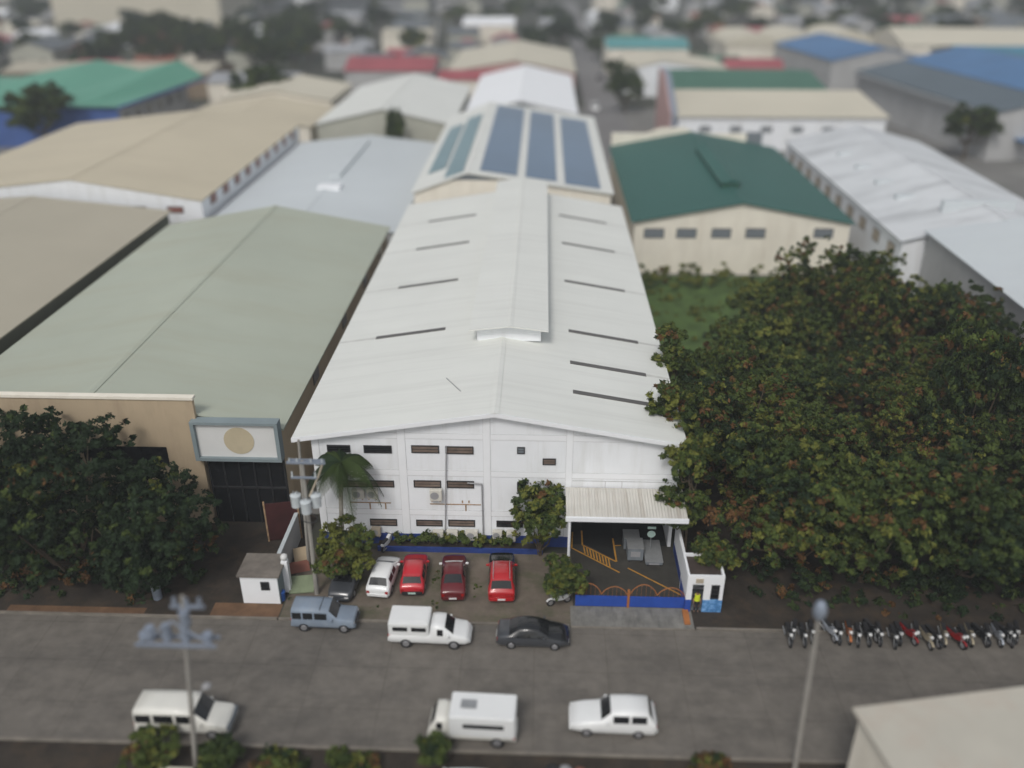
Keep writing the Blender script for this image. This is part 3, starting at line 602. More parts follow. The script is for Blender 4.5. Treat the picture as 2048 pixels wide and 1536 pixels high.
t = make_car('parked_pickup', 'white pickup with tall box canopy over its bed, parked at the kerb', 'pickup truck', pk_, 'car_white', dict(front=5, sides=[4]), (-1.5, 1.6), kerbpos(859, 1298, .9), R(-1), wr=.36)
bx = MB().box(-2.58, .02, -.88, .88, 1.0, 2.0).build('cargo_box', M['car_white'], t, bev=.06)
for xa in (-2.3, -1.1):
    for sy in (1, -1): MB().box(xa, xa + .95, *sorted((sy * .882, sy * .9)), 1.4, 1.72).build('window', M['glass_dark'], bx)
MB().box(-2.5, -.1, -.6, .6, 2.002, 2.03).build('roof_panel', M['car_white'], bx)
st, g = sedan(4.6, .9, 1.46)
make_car('parked_car', 'charcoal sedan with black roof parked at the kerb, facing right', 'car', st, 'car_grey', g, (-1.4, 1.4), kerbpos(1066, 1300, .9), R(-1), top=(2, 8))
# road vehicles
jp = [(-2.7, .5, 1.1, 1.2, .86, .88, .8), (-2.65, .42, 1.15, 2.0, .9, .9, .86), (-1.6, .42, 1.15, 2.05, .9, .9, .87), (-.3, .42, 1.15, 2.05, .9, .9, .87), (.7, .42, 1.15, 2.0, .9, .9, .85), (1.5, .42, 1.1, 1.2, .9, .9, .84), (2.4, .42, 1.02, 1.1, .86, .86, .8), (2.65, .5, .8, .88, .82, .82, .74)]
t = make_car('van', 'old cream roofed van on the road, in front of the near left pole', 'van', jp, 'car_ivory', dict(front=4, sides=[1, 2, 3]), (-1.7, 1.7), kerbpos(368, 1478, .9), R(0), wr=.36, hood=None)
MB().box(2.2, 2.72, -.84, .84, .55, .95).build('grille', M['grey_equip'], t, bev=.04)
tk = [(-2.5, .5, .8, .85, .86, .86, .84), (1.2, .5, .8, .85, .86, .86, .84), (1.26, .45, 1.2, 1.85, .86, .86, .78), (1.55, .45, 1.2, 1.92, .86, .86, .8), (1.95, .45, 1.2, 1.88, .86, .86, .78), (2.3, .45, 1.15, 1.25, .86, .86, .8), (2.42, .5, .9, 1.0, .84, .82, .76)]
t = make_car('delivery_truck', 'white box truck with a long side window on the road, facing left', 'truck', tk, 'car_ivory', dict(front=4, sides=[3]), (-1.5, 1.6), kerbpos(942, 1496, .95), R(178), wr=.38)
bx = MB().box(-2.52, 1.18, -.95, .95, .86, 2.35).build('cargo_box', M['car_white'], t, bev=.06)
for sy in (1, -1): MB().box(-1.9, .4, *sorted((sy * .952, sy * .97)), 1.55, 1.85).build('window', M['glass_dark'], bx)
MB().box(-.3, .6, -.35, .3, 2.352, 2.42).build('roof_hatch', M['metal'], bx, bev=.03)
st, g = suv(4.9, .93, 1.75)
make_car('moving_car', 'white sport utility vehicle driving left along the road', 'car', st, 'car_white', g, (-1.45, 1.5), kerbpos(1226, 1476, .93), R(179))
p = at(912, 1535, 1.7)
st, g = suv(4.4, .88, 1.75)
make_car('parked_car', 'white vehicle cut off by the bottom edge, below the box truck', 'car', st, 'car_white', g, (-1.35, 1.4), (p.x, p.y - .75, .02), R(180))
# ------------------------------------------------------------------ motorcycles
def motorcycle(label, paint, loc, rz, group, lamp='lamp_clear'):
    t = thing('motorcycle', label, 'motorcycle', loc, rz, group)
    for x in (-.62, .62):
        o = MB().cyl((x, -.055, .29), (x, .055, .29), .29, n=16).build('wheel', M['tyre'], t); MB().cyl((x, -.062, .29), (x, .062, .29), .17, n=10).build('rim', M['rim'], o)
    b = MB(); prof = [(-.85, .62), (-.8, .8), (-.35, .74), (-.1, .7), (.1, .9), (.38, 1.0), (.55, .8), (.42, .5), (.1, .36), (-.35, .36)]
    b.prism([(x, z) for x, z in prof], 'y', -.13, .13); b.build('body', M[paint], t, bev=.04)
    MB().box(-.75, .0, -.14, .14, .79, .87).build('seat', M['black_plastic'], t, bev=.03)
    MB().tube([(.3, -.36, 1.08), (.4, -.12, 1.0), (.4, .12, 1.0), (.3, .36, 1.08)], .022).build('handlebar', M['frame_dark'], t)
    MB().tube([(.4, .09, .98), (.6, .09, .3)], .028).tube([(.4, -.09, .98), (.6, -.09, .3)], .028).build('fork', M['metal'], t)
    MB().ball((.56, 0, .92), .12).build('headlight', M[lamp], t, smooth=True)
    MB().prism([(.62 + .33 * cos(a), .29 + .33 * sin(a)) for a in np.linspace(.5, 2.6, 8)] + [(.62 + .29 * cos(a), .29 + .29 * sin(a)) for a in np.linspace(2.6, .5, 8)], 'y', -.07, .07).build('mudguard', M[paint], t)
    MB().cyl((-.9, -.17, .35), (-.2, -.17, .28), .05, .04).build('exhaust', M['metal'], t)
    return t
D('moto_cream', (.36, .31, .22), .4, .08, 2); D('moto_orange', (.42, .13, .03), .4, .08, 2); D('moto_red', (.26, .012, .014), .4, .08, 2); D('moto_silver', (.42, .45, .5), .35, .08, 2, metal=.3)
GM = 'motorcycles parked in a row under the trees'
row = [(1583, 'car_black', None), (1612, 'car_black', None), (1664, 'moto_silver', 'silver grey motorcycle beside the street lamp, in the row under the trees'), (1706, 'moto_orange', 'orange motorcycle in the parked row under the trees'), (1722, 'car_black', None), (1748, 'car_black', None), (1790, 'car_black', None),
       (1826, 'moto_red', 'dark red motorcycle in the parked row under the trees'), (1855, 'moto_cream', None), (1895, 'moto_cream', None), (1918, 'moto_red', 'small dull red motorcycle between two cream ones in the parked row'), (1945, 'moto_cream', None), (1968, 'car_black', None), (2002, 'moto_silver', 'pale grey motorcycle near the right end of the parked row'), (2030, 'car_black', None)]
proto = {}
row += [(x, 'car_black', None) for x in (1596, 1632, 1682, 1735, 1768, 1806, 1842, 1876, 1932, 1985, 2016, 2044)]
for px, c, lab in row:
    p = at(px, 1297 if px < 1760 else 1302); l = lab or {'car_black': 'black motorcycle with a pale headlamp in the parked row under the trees', 'moto_cream': 'cream motorcycle in the parked row under the trees'}[c]
    gp = GM if lab else {'car_black': 'black motorcycles in the row', 'moto_cream': 'cream motorcycles in the row'}[c]
    loc = (p.x + RNG.uniform(-.12, .12), p.y + .9 + RNG.uniform(-.2, .35), .012); rz = R(-84 + RNG.uniform(-26, 20))
    if c in proto: dup(proto[c], loc, rz, l, GM)
    else: proto[c] = motorcycle(l, c, loc, rz, GM)
p = at(1112, 1214); motorcycle('white motorcycle parked by the bush at the end of the blue gate', 'car_white', (p.x + .2, p.y + .3, .02), R(200), None)
p = at(775, 1098); motorcycle('small white scooter by the blue planter wall near the white hatchback', 'car_white', (p.x, p.y + .2, .02), R(70), None)
# ------------------------------------------------------------------ street furniture
def pole(name, label, base, top, r0=.17, r1=.11, m='concrete'):
    t = thing(name, label, 'utility pole', base); d = Vector(top) - Vector(base)
    MB().cyl((0, 0, 0), d, r0, r1, 14).build('pole', M[m], t); return t, d
b0 = at(634, 1187); tp = onY(604, 922, b0.y)
up, d = pole('utility_pole', 'tall concrete utility pole with steel crossarms and transformers, left of the white hall', b0, tp)
MB().box(d.x - 1.0, d.x + 1.5, d.y - .16, d.y - .02, d.z - .15, d.z).build('crossarm', M['steel_blue'], up)
MB().box(d.x - .9, d.x + 1.4, d.y + .12, d.y + .24, d.z - .12, d.z + .02).build('crossarm', M['steel_blue'], up)
MB().box(d.x - .8, d.x + .9, d.y - .26, d.y - .14, d.z - 1.2, d.z - 1.08).build('crossarm', M['steel_blue'], up)
for x in (-.8, -.3, .6, 1.3): MB().cyl((d.x + x, d.y - .09, d.z + .003), (d.x + x, d.y - .09, d.z + .26), .06, .035, 8).build('insulator', M['can'], up)
for x in (-.7, .8): MB().cyl((d.x + x, d.y - .2, d.z - 1.08), (d.x + x, d.y - .2, d.z - .7), .07, .05, 8).build('cutout_fuse', M['can'], up)
MB().tube([(d.x + 1.3, d.y - .1, d.z - .2), (d.x + 1.0, d.y - .15, d.z - 1.0), (d.x + .5, d.y - .1, d.z - 2.1), (d.x + .25, d.y - .2, d.z - 2.6)], .07).build('cable_bundle', M['ac_tan'], up)
MB().tube([(d.x + .2 + .55 * cos(a), d.y - .65, d.z - 4.0 + .38 * sin(a)) for a in np.linspace(0, 6.2, 14)], .035).build('cable_coil', M['black_plastic'], up)
GT = 'transformers on the utility pole'
for px, py, lab in ((592, 999, 'left one of three pale grey transformer cans on the utility pole'), (632, 999, 'right one of three pale grey transformer cans on the utility pole'), (612, 1012, 'front one of three pale grey transformer cans on the utility pole')):
    yy = b0.y - (.15 if px != 612 else .62); c = onY(px, py, yy); t = thing('transformer', lab, 'transformer', (c.x, c.y, c.z - .5), 0, GT)
    o = MB().cyl((0, 0, 0), (0, 0, .85), .33, n=18).build('tank', M['can'], t); MB().cyl((0, 0, .853), (0, 0, .95), .36, .2, 18).build('lid', M['can'], t)
    MB().cyl((.12, 0, .93), (.12, 0, 1.2), .045, .03, 8).build('bushing', M['metal'], t); MB().cyl((-.12, 0, .93), (-.12, 0, 1.2), .045, .03, 8).build('bushing', M['metal'], t)
b1 = at(618, 1130); b1.z = 0
pole('utility_pole', 'thinner second concrete pole standing just behind the transformer pole', b1, onY(597, 880, b1.y), .12, .09)
# near left pole with steel brackets
b0 = at(392, 1530); tp = onY(364, 1192, b0.y); fp, d = pole('utility_pole', 'near left utility pole with a spread of bluish steel crossarms and cans', b0, tp, .15, .09)
c = onY(356, 1282, b0.y) - b0; w_ = 2.05
for dy in (-.32, .32): MB().box(c.x - w_, c.x + w_, dy - .07, dy + .07, c.z - .08, c.z + .08).build('crossarm', M['steel_blue'], fp)
MB().tube([(c.x - w_ * .9, -.32, c.z + .1), (c.x, -.2, c.z + 1.5)], .055).build('brace', M['steel_blue'], fp); MB().tube([(c.x + w_ * .9, -.32, c.z + .1), (c.x, -.2, c.z + 1.5)], .055).build('brace', M['steel_blue'], fp)
for x, z in ((-1.35, .75), (-.5, .9), (.45, .8), (-1.7, .35), (1.55, .4)): MB().cyl((c.x + x, .05, c.z + .09), (c.x + x, .05, c.z + .09 + z), .27, .24, 12).build('capacitor_can', M['steel_blue'], fp)
e = d; MB().box(e.x - .7, e.x + 1.0, -.07, .07, e.z - .75, e.z - .6).build('crossarm', M['steel_blue'], fp)
for x in (-.45, .15, .8): MB().cyl((e.x + x, 0, e.z - .6), (e.x + x, 0, e.z - .12), .13, .08, 10).build('insulator', M['steel_blue'], fp)
MB().cyl((e.x, -.2, e.z - 1.6), (e.x, -.2, e.z - .8), .26, n=12).build('switch_box', M['steel_blue'], fp)
c2 = onY(412, 1372, b0.y) - b0; MB().tube([(c2.x - .5, -.05, c2.z - .6), (c2.x, -.05, c2.z)], .05).build('lamp_arm', M['pipe_grey'], fp); MB().ball((c2.x + .06, -.05, c2.z + .05), .26, 10, sz=.6).build('lamp_head', M['pipe_grey'], fp, smooth=True)
# street lamp at right
b0 = at(1588, 1548); tp = onY(1638, 1232, b0.y); lp = thing('street_lamp', 'grey street lamp with egg shaped head in front of the parked motorcycles', 'street lamp', b0); d = tp - b0
MB().cyl((0, 0, 0), d, .15, .10, 14).build('pole', M['concrete'], lp)
hb = MB().ball((0, 0, 0), .42, 14, sz=1.45).build('lamp_head', M['steel_blue'], lp, smooth=True, loc=(d.x, d.y, d.z + .35)); hb.scale = (.8, .8, 1)
# ------------------------------------------------------------------ air conditioners on the facade
def ac(px0, py0, px1, py1, label, cas='ac', y=YW - .5, rows=None):
    A = onY(px0, py1, y); B = onY(px1, py0, y); wd = B.x - A.x; h = B.z - A.z
    t = thing('aircon_unit', label, 'air conditioner', ((A.x + B.x) / 2, y, A.z), 0, 'aircon units on the white facade')
    MB().box(-wd / 2, wd / 2, 0, .36, 0, h).build('casing', M[cas], t, bev=.02)
    MB().cyl((wd * -.1, -.002, h * .5), (wd * -.1, -.02, h * .5), min(wd, h) * .36, n=18).build('fan_grille', M['pipe_grey'], t)
    MB().box(-wd * .38, -wd * .3, .02, .47, -.09, -.003).build('bracket', M['rust'], t); MB().box(wd * .3, wd * .38, .02, .47, -.09, -.003).build('bracket', M['rust'], t)
ac(704, 981, 727, 998, 'left aircon unit of the pair on the second floor, next to the palm')
ac(734, 981, 754, 998, 'right aircon unit of the pair on the second floor, next to the palm')
ac(860, 982, 883, 1002, 'lone aircon unit on the second floor beside the drain pipe')
ac(866, 1064, 886, 1078, 'ground floor aircon unit just left of the drain pipe foot')
ac(893, 1064, 915, 1081, 'ground floor aircon unit just right of the drain pipe foot')
ac(931, 1064, 955, 1081, 'ground floor aircon unit below the elbowed grey pipe')
ac(985, 1064, 1004, 1079, 'ground floor aircon unit behind the red sport utility vehicle')
ac(1013, 1065, 1031, 1083, 'ground floor aircon unit half hidden by the tall tree left of the canopy')
ac(743, 1058, 760, 1073, 'tan aircon unit peeping out at the right of the yellow green tree', 'ac_tan')
# planter
pw = thing('planter', 'low blue planter wall along the foot of the white hall', 'planter', (-5.5, 52.0, 0))
MB().box(-6.3, 6.0, 0, .14, 0, .42).build('wall', M['blue_base'], pw); MB().box(-6.3, 6.0, .142, .9, 0, .34).build('earth', M['soil'], pw)
# ------------------------------------------------------------------ carport: markings, gate, walls, guard house, equipment
def yline(pts, wd=.12):
    P = [at(960 + x / 3.938, 820 + y / 3.938, .02) for x, y in pts]; m = MB()
    for a, b in zip(P[:-1], P[1:]):
        n = Vector((-(b - a).y, (b - a).x, 0)).normalized() * wd / 2; m.poly([a - n, b - n, b + n, a + n])
    return m
for pts in ([(720, 1085), (1100, 1280)], [(805, 1062), (1072, 1195)], [(1165, 1245), (1590, 1460)], [(1045, 1010), (1075, 1195)], [(728, 960), (722, 1085)], [(800, 950), (806, 1062)], [(1062, 1068), (1110, 1066)]):
    structure(yline(pts).build('floor_marking', M['yellow']))
for i in range(9):
    a = (815 + i * 24.5, 1070 + i * 12.2); b = (828 + i * 24.5, 1132 + i * 12.9); structure(yline([a, b], .1).build('floor_marking', M['yellow']))
structure(MB().poly([(2.6, 53.3, .016), (9.8, 53.3, .016), (9.8, 61.9, .016), (2.6, 61.9, .016)]).build('hall_floor_shade', mat('hall_floor_shade', (.02, .02, .02), .9, .3, 1)))  # near-black sheet: shade inside the hall mouth, put into the floor colour
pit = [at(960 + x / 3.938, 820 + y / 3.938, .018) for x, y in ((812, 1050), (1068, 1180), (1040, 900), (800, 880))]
structure(MB().poly(pit).build('pit_shade_sheet', mat('pit_shade', (.012, .012, .012), .9, .2, 1)))  # flat black sheet inside the yellow lines, the pit's dark painted as colour
gt = thing('sliding_gate', 'low blue steel gate with curved orange top rails across the driveway', 'gate', (0, 46.5, 0))
gx0, gx1 = at(1150, 1212).x, at(1366, 1214).x; gm_ = at(1255, 1212).x; zp = .95
for a, b in ((gx0, gm_ - .08), (gm_ + .08, gx1)):
    o = MB().box(a, b, -.04, .04, .06, zp).build('panel', M['gate_blue'], gt, bev=.01)
    n = 24; arch = []; L = b - a
    for i in range(n + 1):
        u = i / n; arch.append((a + L * u, 0, zp + .15 + .9 * (abs(sin(pi * (u * 2))) ** .7) * (1 if u < .5 else .75)))
    MB().tube(arch, .03).build('top_rail', M['orange'], o)
    bars = MB()
    for i in range(1, 13):
        q = arch[i * 2 - 1]; MB().tube([(q[0], 0, zp), q], .009, 4).build('bar', M['orange'], o)
MB().box(gm_ - .08, gm_ + .08, -.09, .09, 0, 1.5).build('centre_post', M['orange'], gt)
sw = thing('boundary_wall', 'white boundary wall with blue foot between the driveway and the trees', 'wall', (10.35, 48.6, 0))
MB().box(-.1, .1, 0, 4.2, .8, 2.6).build('upper_wall', M['wall_white'], sw); MB().box(-.11, .11, 0, 4.2, 0, .797).build('blue_foot', M['blue_base'], sw)
# guard house
g0 = at(1368, 1222); g1 = at(1440, 1222); gx = g0.x; gw = g1.x - g0.x; gy = 46.2
gh = thing('guard_house', 'small white and blue guard house with an open doorway at the gate', 'guard house', (gx, gy, 0)); HT = onY(1400, 1152, gy).z
dx0, dx1 = .38, 1.15; wx0, wx1 = 1.62, 2.2; zb = 1.05
wl = MB(); wl.box(0, dx0, 0, .15, zb, HT).box(dx1, wx0, 0, .15, zb, HT).box(wx1, gw, 0, .15, zb, HT).box(dx0, dx1, 0, .15, 2.35, HT).box(wx0, wx1, 0, .15, 2.35, HT)
wl.box(0, .15, .15, 2.3, zb, HT).box(gw - .15, gw, .15, 2.3, zb, HT).box(0, gw, 2.3, 2.45, 0, HT); wl.build('wall', M['trim_white'], gh)
bl = MB(); bl.box(-.01, dx0, -.01, .15, 0, zb).box(0, .15, .15, 2.3, 0, zb).box(gw - .15, gw, .15, 2.3, 0, zb); bl.build('blue_base', M['gate_blue'], gh)
MB().box(dx1, gw + .01, -.012, .15, 0, zb).build('mural_base', M['mural'], gh)
MB().box(.16, gw - .16, .16, 2.29, HT - .35, HT - .2).build('roof', mat('guard_roof', (.055, .04, .034), .9, .3, 1), gh)
MB().box(.16, gw - .16, .16, 2.29, .0, .03).build('floor', M['grey_equip'], gh)
window(wx0, wx1, zb + .1, 2.3, .075, gh, 'glass_dark', 2)
MB().box(.55, 1.05, -.05, -.003, 2.5, 2.85).build('name_plate', M['ac_tan'], gh)
MB().box(.15, .19, .16, .9, .02, 2.2).build('door', M['frame_dark'], gh)
ra = thing('ramp_edge', 'orange painted slanted kerb stone beside the guard house', 'kerb stone', (at(1374, 1245).x, 44.9, 0)); MB().prism([(0, 0), (1.3, 0), (1.3, .2), (0, .1)], 'x', -.2, .2).build('block', M['orange'], ra)
# guard: one skinned body
def person(label, loc, rz):
    t = thing('person', label, 'person', loc, rz)
    V = {'pel': (0, 0, .92), 'wai': (0, 0, 1.08), 'che': (0, 0, 1.32), 'nec': (0, 0, 1.47), 'hea': (0, .01, 1.56), 'hat': (0, 0, 1.68)}
    rad = {'pel': .15, 'wai': .135, 'che': .165, 'nec': .06, 'hea': .085, 'hat': .095}
    E = [('pel', 'wai'), ('wai', 'che'), ('che', 'nec'), ('nec', 'hea'), ('hea', 'hat')]
    for s_, k in ((1, 'l'), (-1, 'r')):
        V |= {k + 'hip': (s_ * .1, 0, .86), k + 'kne': (s_ * .11, -.02, .48), k + 'ank': (s_ * .12, .02, .09), k + 'toe': (s_ * .13, -.16, .04), k + 'sho': (s_ * .19, 0, 1.4), k + 'elb': (s_ * .25, .03, 1.12), k + 'wri': (s_ * .24, -.1, .9), k + 'pal': (s_ * .235, -.14, .84)}
        rad |= {k + 'hip': .095, k + 'kne': .062, k + 'ank': .045, k + 'toe': .04, k + 'sho': .062, k + 'elb': .045, k + 'wri': .032, k + 'pal': .038}
        E += [('pel', k + 'hip'), (k + 'hip', k + 'kne'), (k + 'kne', k + 'ank'), (k + 'ank', k + 'toe'), ('che', k + 'sho'), (k + 'sho', k + 'elb'), (k + 'elb', k + 'wri'), (k + 'wri', k + 'pal')]
        for i, ln in enumerate((.07, .08, .075, .06)):
            y = -.165 + i * .022; f1, f2 = f'{k}f{i}', f'{k}g{i}'
            V |= {f1: (s_ * .235, y, .8), f2: (s_ * .225, y - .01, .8 - ln)}; rad |= {f1: .0095, f2: .008}; E += [(k + 'pal', f1), (f1, f2)]
        V[k + 'th'] = (s_ * .205, -.19, .82); rad[k + 'th'] = .01; E.append((k + 'pal', k + 'th'))
    names = list(V); me = bpy.data.meshes.new('person_body'); me.from_pydata([V[n] for n in names], [(names.index(a), names.index(b)) for a, b in E], [])
    o = bpy.data.objects.new('body', me); C.objects.link(o); o.parent = t
    sk = o.modifiers.new('skin', 'SKIN'); sk.use_smooth_shade = True
    for n, sv in zip(names, me.skin_vertices[0].data): sv.radius = (rad[n], rad[n] * (.75 if n in ('che', 'wai', 'pel') else 1)); sv.use_root = (n == 'pel')
    ss = o.modifiers.new('sub', 'SUBSURF'); ss.levels = 1; ss.render_levels = 2
    me.materials.append(M['skin'])
    MB().cyl((0, 0, .95), (0, 0, 1.44), .2, .19, 14).build('vest', M['vest'], t).scale = (1, .82, 1)
    for s_ in (1, -1):
        MB().cyl((s_ * .115, .015, .07), (s_ * .1, 0, .5), .065, .078, 10).cyl((s_ * .1, 0, .5), (s_ * .09, 0, .96), .078, .115, 10).build('trouser_leg', M['cloth_dark'], t)
        MB().cyl((s_ * .24, .025, 1.14), (s_ * .18, 0, 1.42), .062, .078, 10).build('sleeve', M['cloth_dark'], t)
        MB().ball((s_ * .035, -.092, 1.61), .012, 6).build('eye', M['hair'], t)
        MB().box(*sorted((s_ * .06, s_ * .17)), -.19, .06, 0, .07).build('shoe', M['black_plastic'], t, bev=.02)
        MB().ball((s_ * .098, .0, 1.6), .022, 6).build('ear', M['skin'], t)
    MB().prism([(-.09, 1.58), (-.118, 1.56), (-.09, 1.55)], 'x', -.012, .012).build('nose', M['skin'], t); MB().box(-.025, .025, -.098, -.085, 1.525, 1.535).build('mouth', M['red_dark'], t)
    MB().ball((0, .012, 1.69), .112, 12, sz=.85).build('hair', M['hair'], t, smooth=True)
    return t
person('guard in yellow safety vest and dark trousers standing in the guard house doorway', (gx + .78, gy + .05, .03), 0)
# equipment under the canopy
def equipment(px, py, w_, d_, h_, label, rz=0):
    p = at(px, py); t = thing('machine_crate', label, 'crate', (p.x, p.y + d_ / 2, .014), rz, 'grey machines under the canopy')
    MB().box(-w_ / 2, w_ / 2, -d_ / 2, d_ / 2, .12, h_).build('casing', M['grey_equip'], t, bev=.03); MB().box(-w_ / 2 - .03, w_ / 2 + .03, -d_ / 2 - .03, d_ / 2 + .03, h_ + .002, h_ + .06).build('lid', M['metal'], t, bev=.02)
    for x in (-.38, .38): MB().box(x * w_ - .06, x * w_ + .06, -d_ / 2, d_ / 2, 0, .117).build('skid', M['frame_dark'], t)
    MB().box(-w_ * .3, w_ * .3, -d_ / 2 - .02, -d_ / 2 - .002, h_ * .4, h_ * .8).build('panel', M['pipe_grey'], t)
equipment(1270, 1124, 1.15, 1.3, 1.15, 'nearer of two grey cabinets under the entrance canopy')
equipment(1262, 1102, 1.15, 1.1, 1.1, 'farther of two grey cabinets under the entrance canopy')
equipment(1308, 1133, 1.25, 2.6, .35, 'long low grey platform beside the two grey cabinets')
bd = thing('noticeboard', 'pale round green safety sign on a stand at the back of the driveway', 'sign', (at(1292, 1068).x, 52.3, 0)); MB().cyl((0, 0, 0), (0, 0, 1.7), .03).build('stand', M['metal'], bd); MB().cyl((0, -.03, 1.9), (0, -.06, 1.9), .3, n=20).build('disc', M['plate_green'], bd)
MB().box(-.3, .3, -.05, -.02, 2.35, 2.55).build('panel', M['plate_green'], bd)
# left entrance: guard hut, gate post, wall, red gate, odds and ends
h0 = at(488, 1206); h1 = at(562, 1206)
hu = thing('guard_hut', 'white guard hut with teal flank and dark roof left of the transformer pole', 'guard house', ((h0.x + h1.x) / 2, h0.y, 0)); hw = (h1.x - h0.x) / 2
MB().box(-hw, hw, 0, 2.1, 0, 2.35).build('wall', M['trim_white'], hu); MB().box(hw + .002, hw + .04, -.01, 2.11, 0, 2.3).build('teal_flank', M['wall_teal'], hu)
MB().box(-hw - .15, hw + .2, -.15, 2.3, 2.352, 2.5).build('roof', mat('hut_roof', (.17, .15, .13), .9, .3, 1), hu); lwin(hu, .1, .7, 1.2, 1.9, 'glass_dark')
gp_ = thing('gate_post', 'white gate post with a round lamp beside the teal flanked guard hut', 'post', (at(572, 1196).x, 47.4, 0)); MB().box(-.22, .22, -.22, .22, 0, 2.7).build('pillar', M['trim_white'], gp_, bev=.02)
MB().ball((0, 0, 2.95), .26, 12).build('lamp', M['sign_white'], gp_, smooth=True)
pwl = thing('boundary_wall', 'pale grey boundary wall running back from the white gate post', 'wall', (-18.0, 47.8, 0)); MB().box(-.1, .1, 0, 5.6, 0, 2.3).build('wall', M['wall_grey'], pwl); MB().box(-.14, .14, -.02, 5.62, 2.302, 2.4).build('coping', M['can'], pwl)
rg = thing('steel_gate', 'dark red steel gate beside the glazed front under the round emblem', 'gate', (-18.9, 53.2, 0), R(12)); MB().box(-1.3, 1.0, -.05, .05, .1, 3.4).build('panel', M['red_dark'], rg); MB().box(-1.42, -1.302, -.08, .08, 0, 3.6).build('frame_post', M['rust'], rg); MB().box(1.002, 1.12, -.08, .08, 0, 3.6).build('frame_post', M['rust'], rg)
p = at(600, 1190); gb_ = thing('board', 'light green board lying on the grass by the transformer pole', 'board', (p.x, p.y + .7, .05), R(8)); MB().prism([(-.6, .02), (.6, .55), (.6, .62), (-.6, .09)], 'x', -.85, .85).build('sheet', M['board_green'], gb_); MB().box(-.8, .8, .45, .55, -.04, .45).build('support', M['bark'], gb_)
p = at(563, 1203); bn = thing('bin', 'small blue bin at the foot of the white gate post', 'bin', (p.x, p.y + .2, 0)); MB().cyl((0, 0, 0), (0, 0, .7), .22, .27, 14).build('drum', M['bin_blue'], bn); MB().cyl((0, 0, .702), (0, 0, .78), .29, .2, 14).build('lid', M['bin_blue'], bn)
for px, py, w_, h_, c, lab in ((604, 1118, 1.1, .8, 'wall_tan', 'tan scrap panel leaning against the pale grey boundary wall'), (600, 1140, 1.4, .5, 'roof_rust', 'rusty brown scrap heap box by the pale grey boundary wall')):
    p = at(px, py); t = thing('scrap_panel', lab, 'scrap', (p.x, p.y, .01), R(20)); MB().prism([(-.3, 0), (.3, 0), (.38, h_), (.3, h_)], 'x', -w_ / 2, w_ / 2).build('sheet', M[c], t)
p = at(316, 1196); t = thing('barrel', 'grey blue drum standing under the dark trees at left', 'barrel', (p.x, p.y, .01)); MB().cyl((0, 0, 0), (0, 0, 1.0), .3, n=16).build('drum', M['steel_blue'], t); MB().cyl((0, 0, 1.002), (0, 0, 1.05), .32, n=16).build('lid', M['metal'], t)
p = at(350, 1545, .9); t = thing('shelter', 'cream topped stall at the bottom edge beside the near left pole', 'stall', (p.x, p.y - .4, 0)); MB().box(-.9, .9, -.7, .7, .8, .95).build('top', M['roof_cream'], t); MB().box(-.8, .8, -.6, .6, 0, .797).build('counter', M['bark'], t)
p = at(1105, 1540, .4); t = thing('rubbish_pile', 'dark heap of bagged rubbish at the bottom edge below the white sport utility vehicle', 'rubbish', (p.x, p.y - .1, .01)); MB().ball((0, 0, .35), .5, 10, sz=.75).build('bag', M['black_plastic'], t, smooth=True); MB().ball((.7, .1, .3), .42, 10, sz=.75).build('bag', M['pipe_grey'], t, smooth=True); MB().ball((1.5, 0, .3), .4, 10, sz=.75).build('bag', M['roof_rust'], t, smooth=True)
